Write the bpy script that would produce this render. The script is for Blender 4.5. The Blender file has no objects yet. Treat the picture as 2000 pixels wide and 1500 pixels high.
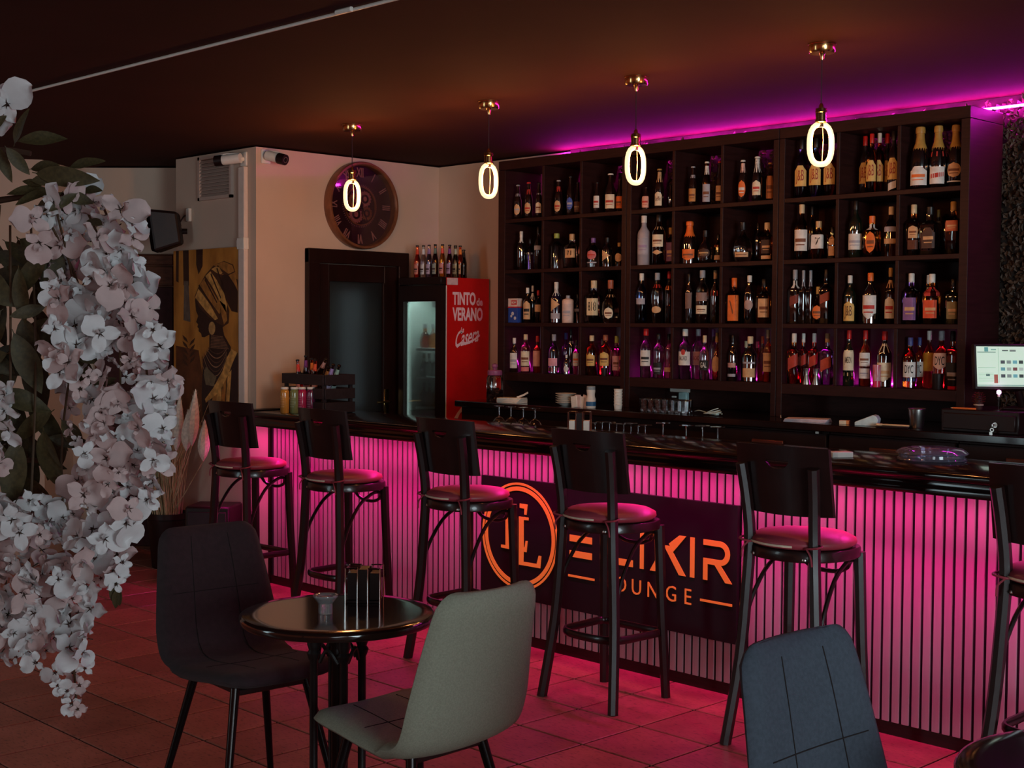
import bpy, bmesh, math, random
from mathutils import Vector, Matrix
random.seed(7)
sc = bpy.context.scene
COL = sc.collection
# ------------------------------------------------------------------ camera
F_PX, YAW, PITCH, ROLL, CAM_H = 2649.913, 0.799436723, 0.0418938879, 0.00673967806, 1.533
_f = Vector((-math.sin(YAW)*math.cos(PITCH), math.cos(YAW)*math.cos(PITCH), -math.sin(PITCH)))
_r0 = Vector((math.cos(YAW), math.sin(YAW), 0.0))
_u0 = _r0.cross(_f)
CR = math.cos(ROLL)*_r0 + math.sin(ROLL)*_u0
CU = -math.sin(ROLL)*_r0 + math.cos(ROLL)*_u0
CF = _f
CAM = Vector((0, 0, CAM_H))
cam_data = bpy.data.cameras.new('camera')
cam_data.sensor_width = 36.0
cam_data.lens = F_PX*36.0/2000.0
cam_data.clip_start = 0.05
cam_data.clip_end = 60
cam = bpy.data.objects.new('camera', cam_data)
COL.objects.link(cam)
cam.matrix_world = Matrix(((CR.x, CU.x, -CF.x, CAM.x), (CR.y, CU.y, -CF.y, CAM.y), (CR.z, CU.z, -CF.z, CAM.z), (0, 0, 0, 1)))
sc.camera = cam
# ------------------------------------------------------------------ view + world
sc.view_settings.view_transform = 'Standard'
sc.view_settings.look = 'None'
sc.view_settings.exposure = 0.0
sc.view_settings.gamma = 1.0
sc.view_settings.use_curve_mapping = False
sc.cycles.use_denoising = True
sc.cycles.caustics_reflective = False
sc.cycles.caustics_refractive = False
sc.cycles.sample_clamp_indirect = 4.0
sc.cycles.max_bounces = 8
sc.cycles.use_adaptive_sampling = True
sc.cycles.adaptive_threshold = 0.04
sc.cycles.transparent_max_bounces = 12
world = bpy.data.worlds.new('room_air')
sc.world = world
world.use_nodes = True
world.node_tree.nodes['Background'].inputs[0].default_value = (1.0, 0.22, 0.115, 1)
world.node_tree.nodes['Background'].inputs[1].default_value = 0.20
def area(name, loc, target, sx, sy, col, power, spread=180):
    d = bpy.data.lights.new(name, 'AREA'); d.shape = 'RECTANGLE'; d.size = sx; d.size_y = sy
    d.color = col; d.energy = power; d.spread = math.radians(spread)
    o = bpy.data.objects.new(name, d); COL.objects.link(o); o.location = loc
    o.rotation_euler = (Vector(target)-Vector(loc)).to_track_quat('-Z', 'Z').to_euler()
    return o
# daylight through two unseen windows, right of and behind the camera
area('window_daylight', (3.2, 0.9, 1.45), (-4.2, 5.6, 2.1), 2.0, 1.9, (0.74, 0.92, 1.0), 42, 80)  # wide panel with a narrowed beam, shaped for streaks on the bottles
area('window_daylight', (2.3, -1.6, 1.45), (-4, 3.0, 1.2), 1.0, 1.9, (0.78, 0.92, 1.0), 22)
area('left_daylight_fill', (-5.6, -1.4, 1.45), (-7.0, 4.4, 0.9), 0.9, 1.9, (0.66, 0.92, 1.0), 25)  # unseen light added at left to brighten the pampas and painting wall
# ------------------------------------------------------------------ helpers
def ray(px, py):
    return CF + CR*((px-1000)/F_PX) - CU*((py-750)/F_PX)
def at(px, py, ax, v):
    d = ray(px, py); t = (v-CAM[ax])/d[ax]
    return CAM + d*t
def atd(px, py, dist):
    return CAM + ray(px, py)*dist
def proj(p):
    d = Vector(p)-CAM; w = d.dot(CF)
    return 1000+F_PX*d.dot(CR)/w, 750-F_PX*d.dot(CU)/w, w
def s2l(c):
    return tuple((x/12.92 if x <= 0.04045 else ((x+0.055)/1.055)**2.4) for x in (v/255.0 for v in c))
MATS = {}
def mat(name, col, rough=0.5, metal=0.0, trans=0.0, ior=1.45, spec=0.5, coat=0.0, var=0.12, scale=30.0, bump=0.0, bscale=200.0, emit=None, estr=0.0, col2=None, stretch=None, sheen=0.0, alpha=1.0):
    if name in MATS: return MATS[name]
    m = bpy.data.materials.new(name); m.use_nodes = True
    nt = m.node_tree; b = nt.nodes['Principled BSDF']
    b.inputs['Roughness'].default_value = rough
    b.inputs['Metallic'].default_value = metal
    b.inputs['IOR'].default_value = ior
    b.inputs['Transmission Weight'].default_value = trans
    b.inputs['Specular IOR Level'].default_value = spec
    b.inputs['Coat Weight'].default_value = coat
    b.inputs['Coat Roughness'].default_value = 0.08
    if sheen: b.inputs['Sheen Weight'].default_value = sheen
    if alpha < 1: b.inputs['Alpha'].default_value = alpha
    if emit:
        b.inputs['Emission Color'].default_value = (*emit, 1); b.inputs['Emission Strength'].default_value = estr
    tc = nt.nodes.new('ShaderNodeTexCoord'); vec = tc.outputs['Object']
    if stretch:
        mp = nt.nodes.new('ShaderNodeMapping'); mp.inputs['Scale'].default_value = stretch
        nt.links.new(vec, mp.inputs[0]); vec = mp.outputs[0]
    nz = nt.nodes.new('ShaderNodeTexNoise'); nz.inputs['Scale'].default_value = scale; nz.inputs['Detail'].default_value = 4
    nt.links.new(vec, nz.inputs['Vector'])
    rp = nt.nodes.new('ShaderNodeValToRGB')
    c2 = col2 or tuple(min(1, v*(1+var)) for v in col)
    c1 = tuple(v*(1-var) for v in col) if not col2 else col
    rp.color_ramp.elements[0].position = 0.35; rp.color_ramp.elements[1].position = 0.65
    rp.color_ramp.elements[0].color = (*c1, 1); rp.color_ramp.elements[1].color = (*c2, 1)
    nt.links.new(nz.outputs['Fac'], rp.inputs[0]); nt.links.new(rp.outputs[0], b.inputs['Base Color'])
    if bump:
        n2 = nt.nodes.new('ShaderNodeTexNoise'); n2.inputs['Scale'].default_value = bscale; n2.inputs['Detail'].default_value = 3
        nt.links.new(vec, n2.inputs['Vector'])
        bp = nt.nodes.new('ShaderNodeBump'); bp.inputs['Strength'].default_value = bump; bp.inputs['Distance'].default_value = 0.002
        nt.links.new(n2.outputs['Fac'], bp.inputs['Height']); nt.links.new(bp.outputs[0], b.inputs['Normal'])
    MATS[name] = m
    return m
def c_mat(rgb, rough=0.5, **k):
    rgb = tuple(int(v) for v in rgb)
    return mat('paint_%02x%02x%02x_%d' % (*rgb, int(rough*100)), s2l(rgb), rough, **k)
def glass(rgb, rough=0.03, k=1.0):
    rgb = tuple(int(v) for v in rgb)
    return mat('glass_%02x%02x%02x_%d' % (*rgb, int(rough*100)), s2l(rgb), rough, trans=k, var=0.02, coat=1.0)
def pane_mat(name, tint, gloss=0.10, haze=0.0, haze_col=(1,1,1)):
    # thin sheet: lets light straight through, with a surface reflection
    if name in MATS: return MATS[name]
    m = bpy.data.materials.new(name); m.use_nodes = True; nt = m.node_tree
    for n in list(nt.nodes):
        if n.type == 'BSDF_PRINCIPLED': nt.nodes.remove(n)
    out = [n for n in nt.nodes if n.type == 'OUTPUT_MATERIAL'][0]
    tr = nt.nodes.new('ShaderNodeBsdfTransparent'); tr.inputs[0].default_value = (*tint, 1)
    gl = nt.nodes.new('ShaderNodeBsdfGlossy'); gl.inputs['Roughness'].default_value = 0.04
    lw = nt.nodes.new('ShaderNodeFresnel'); lw.inputs[0].default_value = 1.45
    mx = nt.nodes.new('ShaderNodeMath'); mx.operation = 'MULTIPLY_ADD'; mx.inputs[1].default_value = 0.8; mx.inputs[2].default_value = gloss*0.3
    nt.links.new(lw.outputs[0], mx.inputs[0])
    df = nt.nodes.new('ShaderNodeBsdfDiffuse'); df.inputs[0].default_value = (*haze_col, 1)
    m1 = nt.nodes.new('ShaderNodeMixShader'); m1.inputs[0].default_value = haze
    nt.links.new(tr.outputs[0], m1.inputs[1]); nt.links.new(df.outputs[0], m1.inputs[2])
    m2 = nt.nodes.new('ShaderNodeMixShader'); nt.links.new(mx.outputs[0], m2.inputs[0])
    nt.links.new(m1.outputs[0], m2.inputs[1]); nt.links.new(gl.outputs[0], m2.inputs[2]); nt.links.new(m2.outputs[0], out.inputs[0])
    MATS[name] = m
    return m
class MB:
    def __init__(s): s.v = []; s.f = []
    def add(s, vs, fs):
        b = len(s.v); s.v += [tuple(v) for v in vs]; s.f += [tuple(i+b for i in f) for f in fs]; return s
    def box(s, x0, x1, y0, y1, z0, z1, M=None):
        vs = [Vector(p) for p in ((x0,y0,z0),(x1,y0,z0),(x1,y1,z0),(x0,y1,z0),(x0,y0,z1),(x1,y0,z1),(x1,y1,z1),(x0,y1,z1))]
        if M: vs = [M @ v for v in vs]
        return s.add(vs, [(0,3,2,1),(4,5,6,7),(0,1,5,4),(1,2,6,5),(2,3,7,6),(3,0,4,7)])
    def cbox(s, x0, x1, y0, y1, z0, z1, c, M=None):
        # box with chamfered edges (24 verts)
        vs = []; X=(x0,x1); Y=(y0,y1); Z=(z0,z1)
        idx = {}
        for i in (0,1):
            for j in (0,1):
                for k in (0,1):
                    sx = c if i==0 else -c; sy = c if j==0 else -c; sz = c if k==0 else -c
                    for a,p in enumerate(((X[i],Y[j]+sy,Z[k]+sz),(X[i]+sx,Y[j],Z[k]+sz),(X[i]+sx,Y[j]+sy,Z[k]))):
                        idx[i,j,k,a] = len(vs); vs.append(Vector(p))
        if M: vs = [M @ v for v in vs]
        g = lambda *q: idx[q]
        fs = []
        for i in (0,1):
            fs.append((g(i,0,0,0),g(i,1,0,0),g(i,1,1,0),g(i,0,1,0)))
            fs.append((g(0,i,0,1),g(1,i,0,1),g(1,i,1,1),g(0,i,1,1)))
            fs.append((g(0,0,i,2),g(1,0,i,2),g(1,1,i,2),g(0,1,i,2)))
            for j in (0,1):
                fs.append((g(i,j,0,0),g(i,j,0,1),g(i,j,1,1),g(i,j,1,0)))
                fs.append((g(i,0,j,0),g(i,0,j,2),g(i,1,j,2),g(i,1,j,0)))
                fs.append((g(0,i,j,1),g(0,i,j,2),g(1,i,j,2),g(1,i,j,1)))
                for k in (0,1): fs.append((g(i,j,k,0),g(i,j,k,1),g(i,j,k,2)))
        return s.add(vs, fs)
    def lathe(s, prof, n=16, c=(0,0,0), sq=2.0, cap=True, M=None, ax=1.0, ay=1.0):
        vs = []; fs = []
        for r, z in prof:
            for k in range(n):
                a = 2*math.pi*(k+.5)/n; ca, sa = math.cos(a), math.sin(a)
                q = (abs(ca)**sq+abs(sa)**sq)**(-1.0/sq)
                p = Vector((r*q*ca*ax+c[0], r*q*sa*ay+c[1], z+c[2]))
                vs.append(M @ p if M else p)
        m = len(prof)
        for i in range(m-1):
            for k in range(n):
                k2 = (k+1) % n
                fs.append((i*n+k, i*n+k2, (i+1)*n+k2, (i+1)*n+k))
        if cap:
            fs.append(tuple(range(n-1,-1,-1))); fs.append(tuple((m-1)*n+k for k in range(n)))
        return s.add(vs, fs)
    def tube(s, pts, r, n=8, closed=False, flat=1.0, up=None, cap=True):
        pts = [Vector(p) for p in pts]; m = len(pts)
        rs = r if isinstance(r, (list, tuple)) else [r]*m
        vs = []; fs = []; prev = None
        for i in range(m):
            if closed: t = pts[(i+1) % m]-pts[i-1]
            else: t = pts[min(i+1,m-1)]-pts[max(i-1,0)]
            t.normalize()
            if up is not None: a = Vector(up)
            elif prev is None: a = Vector((0,0,1)) if abs(t.z) < .9 else Vector((1,0,0))
            else: a = prev
            nrm = (a - t*a.dot(t))
            if nrm.length < 1e-6: nrm = t.orthogonal()
            nrm.normalize(); prev = nrm; bi = t.cross(nrm)
            for k in range(n):
                an = 2*math.pi*(k+.5)/n
                vs.append(pts[i]+nrm*(math.cos(an)*rs[i])+bi*(math.sin(an)*rs[i]*flat))
        for i in range(m if closed else m-1):
            j = (i+1) % m
            for k in range(n):
                k2 = (k+1) % n
                fs.append((i*n+k, i*n+k2, j*n+k2, j*n+k))
        if cap and not closed:
            fs.append(tuple(range(n-1,-1,-1))); fs.append(tuple((m-1)*n+k for k in range(n)))
        return s.add(vs, fs)
    def prism(s, pts, o, U, V, W, d):
        # polygon (2D) extruded by d along W; o origin, U,V axes
        o, U, V, W = Vector(o), Vector(U), Vector(V), Vector(W); n = len(pts)
        a = [o+U*p[0]+V*p[1] for p in pts]; b = [p+W*d for p in a]
        return s.add(a+b, [tuple(range(n-1,-1,-1)), tuple(range(n,2*n))]+[(i,(i+1)%n,n+(i+1)%n,n+i) for i in range(n)])
    def ring(s, r0, r1, n, o, U, V, W, d):
        o, U, V, W = Vector(o), Vector(U), Vector(V), Vector(W); vs = []; fs = []
        for k in range(n):
            a = 2*math.pi*k/n; e = U*math.cos(a)+V*math.sin(a)
            vs += [o+e*r0, o+e*r1, o+e*r1+W*d, o+e*r0+W*d]
        for k in range(n):
            a, b = 4*k, 4*((k+1) % n)
            for i in range(4): fs.append((a+i, a+(i+1)%4, b+(i+1)%4, b+i))
        return s.add(vs, fs)
    def mesh(s, name, m, smooth=None, bevel=0.0):
        me = bpy.data.meshes.new(name); me.from_pydata(s.v, [], s.f)
        bm = bmesh.new(); bm.from_mesh(me)
        bmesh.ops.recalc_face_normals(bm, faces=bm.faces)
        if bevel:
            bmesh.ops.bevel(bm, geom=list(bm.edges), offset=bevel, segments=2, affect='EDGES', profile=0.5)
        bm.to_mesh(me); bm.free()
        me.materials.append(m)
        if smooth is not None:
            me.polygons.foreach_set('use_smooth', [True]*len(me.polygons))
            me.set_sharp_from_angle(angle=math.radians(smooth))
        return me
    def build(s, name, m, parent=None, smooth=40, loc=None, bevel=0.0, **tags):
        return put(name, s.mesh(name, m, smooth, bevel), parent, loc, **tags)
def put(name, me, parent=None, loc=None, **tags):
    o = bpy.data.objects.new(name, me); COL.objects.link(o)
    if parent is not None: o.parent = parent
    if loc is not None: o.location = loc
    return tag(o, **tags)
def tag(o, label=None, cat=None, group=None, kind=None):
    if label: o['label'] = label
    if cat: o['category'] = cat
    if group: o['group'] = group
    if kind: o['kind'] = kind
    return o
def thing(name, loc, label, cat, group=None, rz=0.0):
    o = bpy.data.objects.new(name, None); COL.objects.link(o)
    o.empty_display_size = 0.05; o.location = loc; o.rotation_euler = (0, 0, rz)
    return tag(o, label, cat, group)
def copy_tree(o, parent=None):
    c = o.copy(); COL.objects.link(c); c.parent = parent
    for ch in o.children: copy_tree(ch, c)
    return c
def text2d(txt, size, bold=0.0, sx=1.0, shear=0.0, spacing=1.0, extrude=0.0):
    cu = bpy.data.curves.new('lettering', 'FONT'); cu.body = txt; cu.size = size; cu.shear = shear
    cu.align_x = 'CENTER'; cu.align_y = 'CENTER'; cu.offset = bold; cu.space_character = spacing
    cu.resolution_u = 3; cu.extrude = extrude
    ob = bpy.data.objects.new('lettering', cu)
    me = bpy.data.meshes.new_from_object(ob)
    vs = [(v.co.x*sx, v.co.y, v.co.z) for v in me.vertices]; fs = [tuple(p.vertices) for p in me.polygons]
    bpy.data.objects.remove(ob); bpy.data.curves.remove(cu); bpy.data.meshes.remove(me)
    return vs, fs
def text_on(mb, txt, o, U, V, W, size, d=0.001, fit=None, **k):
    # lettering with a little depth, on the plane o,U,V facing W
    vs, fs = text2d(txt, size, extrude=d/2, **k)
    o, U, V, W = Vector(o), Vector(U), Vector(V), Vector(W)
    if fit:
        w = max(v[0] for v in vs)-min(v[0] for v in vs); q = fit/w
        vs = [(v[0]*q, v[1], v[2]) for v in vs]
    mb.add([o+U*v[0]+V*v[1]+W*(v[2]+d/2) for v in vs], fs)
    return mb
X, Y, Z = Vector((1,0,0)), Vector((0,1,0)), Vector((0,0,1))
def smoothpts(pts, n=4, closed=False):
    P = [Vector(p) for p in pts]; m = len(P); out = []
    for i in range(m if closed else m-1):
        g = lambda k: P[k % m] if closed else P[max(0, min(m-1, k))]
        p0, p1, p2, p3 = g(i-1), g(i), g(i+1), g(i+2)
        for j in range(n):
            t = j/n
            out.append(0.5*((2*p1)+(p2-p0)*t+(2*p0-5*p1+4*p2-p3)*t*t+(3*p1-p0-3*p2+p3)*t**3))
    if not closed: out.append(P[-1])
    return out
# ------------------------------------------------------------------ shared materials
M_WALL = mat('wall_paint', s2l((206,180,160)), 0.85, var=0.04, scale=3, bump=0.15, bscale=90)
M_CEIL = mat('ceiling_paint', (0.050, 0.019, 0.015), 0.9, spec=0.1, var=0.06, scale=2, bump=0.1, bscale=60)
M_BLACKWOOD = mat('black_stained_wood', (0.016, 0.0042, 0.0030), 0.36, spec=0.3, var=0.25, scale=6, stretch=(1,1,14), coat=0.15)
M_COUNTER = mat('black_lacquer_counter', (0.010, 0.0045, 0.0038), 0.16, var=0.3, scale=4, stretch=(1,12,1), coat=0.4)
M_SHELF = mat('dark_brown_laminate', (0.026, 0.0078, 0.0068), 0.5, spec=0.2, var=0.2, scale=8, stretch=(1,1,10))
M_DOOR = mat('dark_door_varnish', (0.015, 0.0045, 0.0034), 0.34, spec=0.3, var=0.2, scale=5, stretch=(4,4,1))
M_SLAT = mat('pale_slat_wood', s2l((180,142,150)), 0.6, var=0.06, scale=9, stretch=(6,6,0.6), bump=0.1, bscale=60)
M_BACKER = mat('slat_backing_felt', (0.012, 0.006, 0.008), 0.9)
M_METAL_DK = mat('black_powder_metal', (0.012, 0.0065, 0.006), 0.35, metal=0.0, spec=0.6)
M_STEEL = mat('brushed_steel', (0.55,0.53,0.50), 0.28, metal=1.0)
M_BRASS = mat('polished_brass', (0.62,0.36,0.14), 0.18, metal=1.0)
M_WHITE = mat('white_plastic', s2l((225,220,210)), 0.4, var=0.03)
M_PAPER = mat('white_paper', s2l((228,225,215)), 0.85, var=0.03)
M_BLACKPL = mat('black_plastic', (0.012,0.0040,0.0035), 0.45, var=0.15, spec=0.35)
M_CLEAR = glass((240,242,245))
LED_P = (1.0, 0.022, 0.40)     # bar front strip
LED_V = (0.80, 0.012, 0.62)    # back shelf strip
# ------------------------------------------------------------------ floor: tiles on a grout bed
TS = 0.329964; TOX, TOY = -2.61798872*CAM_H, 2.80126853*CAM_H
def floor_mat():
    m = bpy.data.materials.new('terracotta_tile'); m.use_nodes = True; nt = m.node_tree; b = nt.nodes['Principled BSDF']
    geo = nt.nodes.new('ShaderNodeNewGeometry'); oi = nt.nodes.new('ShaderNodeObjectInfo')
    n1 = nt.nodes.new('ShaderNodeTexNoise'); n1.inputs['Scale'].default_value = 5.0; n1.inputs['Detail'].default_value = 6; n1.inputs['Roughness'].default_value = 0.62
    n2 = nt.nodes.new('ShaderNodeTexNoise'); n2.inputs['Scale'].default_value = 38.0; n2.inputs['Detail'].default_value = 4
    mp = nt.nodes.new('ShaderNodeMapping'); mp.inputs['Scale'].default_value = (1.0, 2.6, 1)
    nt.links.new(geo.outputs['Position'], n1.inputs['Vector']); nt.links.new(geo.outputs['Position'], mp.inputs[0]); nt.links.new(mp.outputs[0], n2.inputs['Vector'])
    r1 = nt.nodes.new('ShaderNodeValToRGB'); r1.color_ramp.elements[0].position = 0.3; r1.color_ramp.elements[1].position = 0.72
    r1.color_ramp.elements[0].color = (0.31, 0.096, 0.064, 1); r1.color_ramp.elements[1].color = (0.48, 0.175, 0.125, 1)
    nt.links.new(n1.outputs['Fac'], r1.inputs[0])
    r2 = nt.nodes.new('ShaderNodeValToRGB'); r2.color_ramp.elements[0].position = 0.30; r2.color_ramp.elements[1].position = 0.46
    r2.color_ramp.elements[0].color = (0.30, 0.25, 0.25, 1); r2.color_ramp.elements[1].color = (1, 1, 1, 1)
    nt.links.new(n2.outputs['Fac'], r2.inputs[0])
    mx = nt.nodes.new('ShaderNodeMix'); mx.data_type = 'RGBA'; mx.blend_type = 'MULTIPLY'; mx.inputs[0].default_value = 0.8
    nt.links.new(r1.outputs[0], mx.inputs[6]); nt.links.new(r2.outputs[0], mx.inputs[7])
    hv = nt.nodes.new('ShaderNodeHueSaturation'); ma = nt.nodes.new('ShaderNodeMapRange')
    ma.inputs[3].default_value = 0.80; ma.inputs[4].default_value = 1.15
    nt.links.new(oi.outputs['Random'], ma.inputs[0]); nt.links.new(ma.outputs[0], hv.inputs['Value'])
    nt.links.new(mx.outputs[2], hv.inputs['Color']); nt.links.new(hv.outputs[0], b.inputs['Base Color'])
    b.inputs['Roughness'].default_value = 0.42
    bp = nt.nodes.new('ShaderNodeBump'); bp.inputs['Strength'].default_value = 0.25; bp.inputs['Distance'].default_value = 0.004
    nt.links.new(n1.outputs['Fac'], bp.inputs['Height']); nt.links.new(bp.outputs[0], b.inputs['Normal'])
    return m
M_TILE = floor_mat()
M_GROUT = mat('dark_grout', (0.016,0.006,0.005), 0.95, var=0.2, scale=40)
floor = MB().box(-12.5, 4.0, -4.0, 8.5, -0.08, -0.006).build('floor', M_GROUT, label='terracotta square tile floor with dark grout', kind='structure')
g = 0.0046
tile_me = MB().cbox(-TS/2+g, TS/2-g, -TS/2+g, TS/2-g, -0.007, 0.0, 0.0022).mesh('tile', M_TILE, 30)
cells = []; rest = []
for i in range(-26, 26):
    for j in range(-26, 14):
        cx, cy = TOX+(i+.5)*TS, TOY+(j+.5)*TS
        if cx < -12.3 or cx > 3.8 or cy > 6.2 or cy < -3.8: continue
        x, y, w = proj((cx, cy, 0))
        if w > 1.0 and -60 < x < 2060 and y < 1560 and cy < 4.75: cells.append((w, cx, cy))
        else: rest.append((cx, cy))
cells.sort()
for w, cx, cy in cells[:300]: put('tile', tile_me, floor, (cx, cy, 0))
mb = MB()
for cx, cy in [(c[1], c[2]) for c in cells[300:]]+rest:
    mb.box(cx-TS/2+g, cx+TS/2-g, cy-TS/2+g, cy+TS/2-g, -0.007, 0.0)
mb.build('tile_field', M_TILE, floor, kind='stuff')
# ------------------------------------------------------------------ walls, ceiling
ZC = 2.60; Y0 = 4.582; XW = -6.92; YB = 6.03
def wall(name, mb, m=M_WALL, label=None): return mb.build(name, m, kind='structure', label=label, smooth=None)
# corner block: painting face (y=Y0) and clock face (x=XW)
dcv = (5.09, 5.51, 0.985, 1.805)   # cavity added behind the door pane for its glow
mb = MB().box(-7.84, XW-0.2, Y0, YB+0.15, -0.02, ZC).box(XW-0.2, XW, Y0, dcv[0], -0.02, ZC).box(XW-0.2, XW, dcv[1], YB+0.15, -0.02, ZC).box(XW-0.2, XW, dcv[0], dcv[1], -0.02, dcv[2]).box(XW-0.2, XW, dcv[0], dcv[1], dcv[3], ZC)
corner = wall('wall_left', mb, label='pale plaster wall block carrying the clock and the painting')
wall('wall_back', MB().box(XW, 3.6, YB, YB+0.15, -0.02, ZC), label='pale plaster wall behind the bottle shelves')
wpts = [(-7.9, 5.16), (-8.785, 4.33), (-8.50, 3.99), (-8.75, 3.60), (-9.9, 2.2)]
mb = MB()
mb.prism(wpts+[(-10.4, 2.4), (-9.2, 4.6), (-7.9, 5.6)], (0,0,-0.02), X, Y, Z, ZC+0.02)
wall('wall_rear', mb, label='pale angled wall with the private door behind the flowers')
wall('ceiling', MB().box(-10.6, 4.0, -4.0, 4.425, ZC, ZC+0.1).box(-10.6, 4.0, 4.437, YB+0.3, ZC+0.012, ZC+0.1).box(-10.6,4.0,4.42,4.45,ZC+0.03,ZC+0.12), M_CEIL, label='dark brown painted ceiling with a faint seam')
# cable run along the ceiling
pc = [at(-60, 208, 2, ZC-0.008), at(765, 0, 2, ZC-0.008)]
d = (pc[1]-pc[0]); pc.append(pc[1]+d*0.5)
cb = MB(); cb.tube(pc, 0.006, 6)
cab = cb.build('ceiling_cable_trunking', M_WHITE, label='thin pale cable trunking running diagonally across the dark ceiling', cat='cable trunking')
jp = at(672, 21, 2, ZC-0.008); dj = d.normalized()
MB().tube([jp-dj*0.04, jp+dj*0.04], 0.009, 8).build('joint', M_WHITE, cab)
# low filler wall between corner block and bar front
MB().box(XW, -6.775, Y0, Y0+0.12, 0, 0.93).build('wall_filler', M_WALL, label='short pale wall filler at the far end of the bar', kind='structure', smooth=None)
# skirting board of the rear wall
def along(a, b, name, h, th, m, **t):
    a, b = Vector((*a, 0)), Vector((*b, 0)); u = (b-a); L = u.length; u.normalize(); n = Vector((u.y, -u.x, 0))
    Mx = Matrix(((u.x, n.x, 0, a.x), (u.y, n.y, 0, a.y), (0, 0, 1, 0), (0, 0, 0, 1)))
    return MB().box(0, L, 0, th, 0, h, Mx).build(name, m, **t)
# private door in the angled wall
u = (Vector((-7.9,5.16,0))-Vector((-8.785,4.33,0))).normalized(); nrm = Vector((u.y,-u.x,0))
o0 = Vector((-8.785,4.33,0))
def wp(px, py):  # point on the angled wall plane
    dd = ray(px, py); t = (o0-CAM).dot(nrm)/dd.dot(nrm); return CAM+dd*t
s0 = (wp(190, 600)-o0).dot(u); s1 = (wp(352, 600)-o0).dot(u); zt = wp(300, 497).z
M_BROWND = mat('brown_door_boards', (0.10,0.032,0.014), 0.5, spec=.15, var=0.25, scale=5, stretch=(3,3,12))
pd = thing('private_door', o0+u*((s0+s1)/2)+nrm*0.002, 'brown panelled private door in the angled wall behind the flowers', 'door')
pd['kind'] = 'structure'; pd.name = 'door_2'
Mr = Matrix(((u.x, nrm.x, 0, 0), (u.y, nrm.y, 0, 0), (0,0,1,0), (0,0,0,1)))
hw = (s1-s0)/2
MB().box(-hw, hw, 0, 0.05, 0, zt, Mr).build('frame', M_BROWND, pd)
zz = [zt-0.075, zt-0.085-0.125]
MB().cbox(-hw+.03, hw-.03, 0.05, 0.066, zt-0.075, zt-0.008, .004, Mr).build('board', M_BROWND, pd)
MB().cbox(-hw+.03, hw-.03, 0.05, 0.066, zt-0.215, zt-0.085, .004, Mr).build('board', M_BROWND, pd)
MB().cbox(-hw+.03, hw-.03, 0.05, 0.066, 0.02, zt-0.225, .004, Mr).build('board', mat('plum_door_panel', (0.045,0.014,0.014), 0.6, spec=.15), pd)
pp = wp(303, 598); 
sg = thing('door_sign', pp+nrm*0.069, 'small white sign reading PRIVADO on the brown rear door', 'sign')
MB().box(-.075, .055, 0, .004, -.021, .021, Mr).build('plate', M_WHITE, sg)
text_on(MB(), 'PRIVADO', nrm*0.0042+u*(-.01), u, Z, nrm, 0.026, 0.0006, bold=0.0004).build('lettering', M_BLACKPL, sg)
# ------------------------------------------------------------------ bar
BX0, BX1 = -6.775, -0.9
bar = thing('bar', ((BX0+BX1)/2, Y0, 0), 'long bar with pink lit vertical slats and black counter top', 'bar')
bo = Vector(bar.location)
def L(*b):  # world box to bar-local
    return (b[0]-bo.x, b[1]-bo.x, b[2]-bo.y, b[3]-bo.y, b[4], b[5])
MB().box(*L(BX0, BX1, Y0-0.0027, Y0+0.12, 0, 0.95)).build('backing_panel', M_BACKER, bar, smooth=None)
MB().box(*L(BX0, BX0+0.022, Y0-0.014, Y0-0.0028, 0, 0.95)).build('edge_trim', M_BLACKWOOD, bar, smooth=None)
MB().box(*L(BX0, BX1, Y0-0.009, Y0-0.0028, 0, 0.05)).build('base_trim', M_BLACKWOOD, bar, smooth=None)
PITCH_S = 0.0413; SW = 0.0290
sm = MB().cbox(-SW/2, SW/2, -0.011, -0.0025, 0.05, 0.95, 0.0012).mesh('slat', M_SLAT, None)
gx = at(1600+.2*1140, 960, 1, Y0).x
k0 = int((gx-(BX0+0.03))/PITCH_S)
n_sl = 0
xx = gx-k0*PITCH_S+PITCH_S/2
while xx < BX1:
    if xx-SW/2 > BX0+0.022:
        put('slat', sm, bar, (xx-bo.x, Y0-bo.y, 0)); n_sl += 1
    xx += PITCH_S
# counter top with moulded edge
CY0, CY1, CZ = 4.425, 4.97, 1.030
prof = [(CY0+0.012, CZ), (CY0+0.002, CZ-0.006), (CY0, CZ-0.016), (CY0+0.004, CZ-0.030), (CY0+0.016, CZ-0.036), (CY0+0.018, CZ-0.052), (CY0+0.012, CZ-0.060), (CY0+0.012, CZ-0.078), (CY0+0.016, CZ-0.086), (CY0+0.022, CZ-0.086), (CY0+0.028, CZ-0.066), (CY1, CZ-0.066), (CY1, CZ)]
mb = MB(); xa, xb = -7.03, 0.4
n = len(prof)
mb.add([(xa, p[0], p[1]) for p in prof]+[(xb, p[0], p[1]) for p in prof], [tuple(range(n)), tuple(range(2*n-1, n-1, -1))]+[(i, (i+1)%n, n+(i+1)%n, n+i) for i in range(n)])
counter = mb.build('bar_counter', M_COUNTER, smooth=50, label='long glossy black bar counter top with a moulded front edge', cat='counter')
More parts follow.
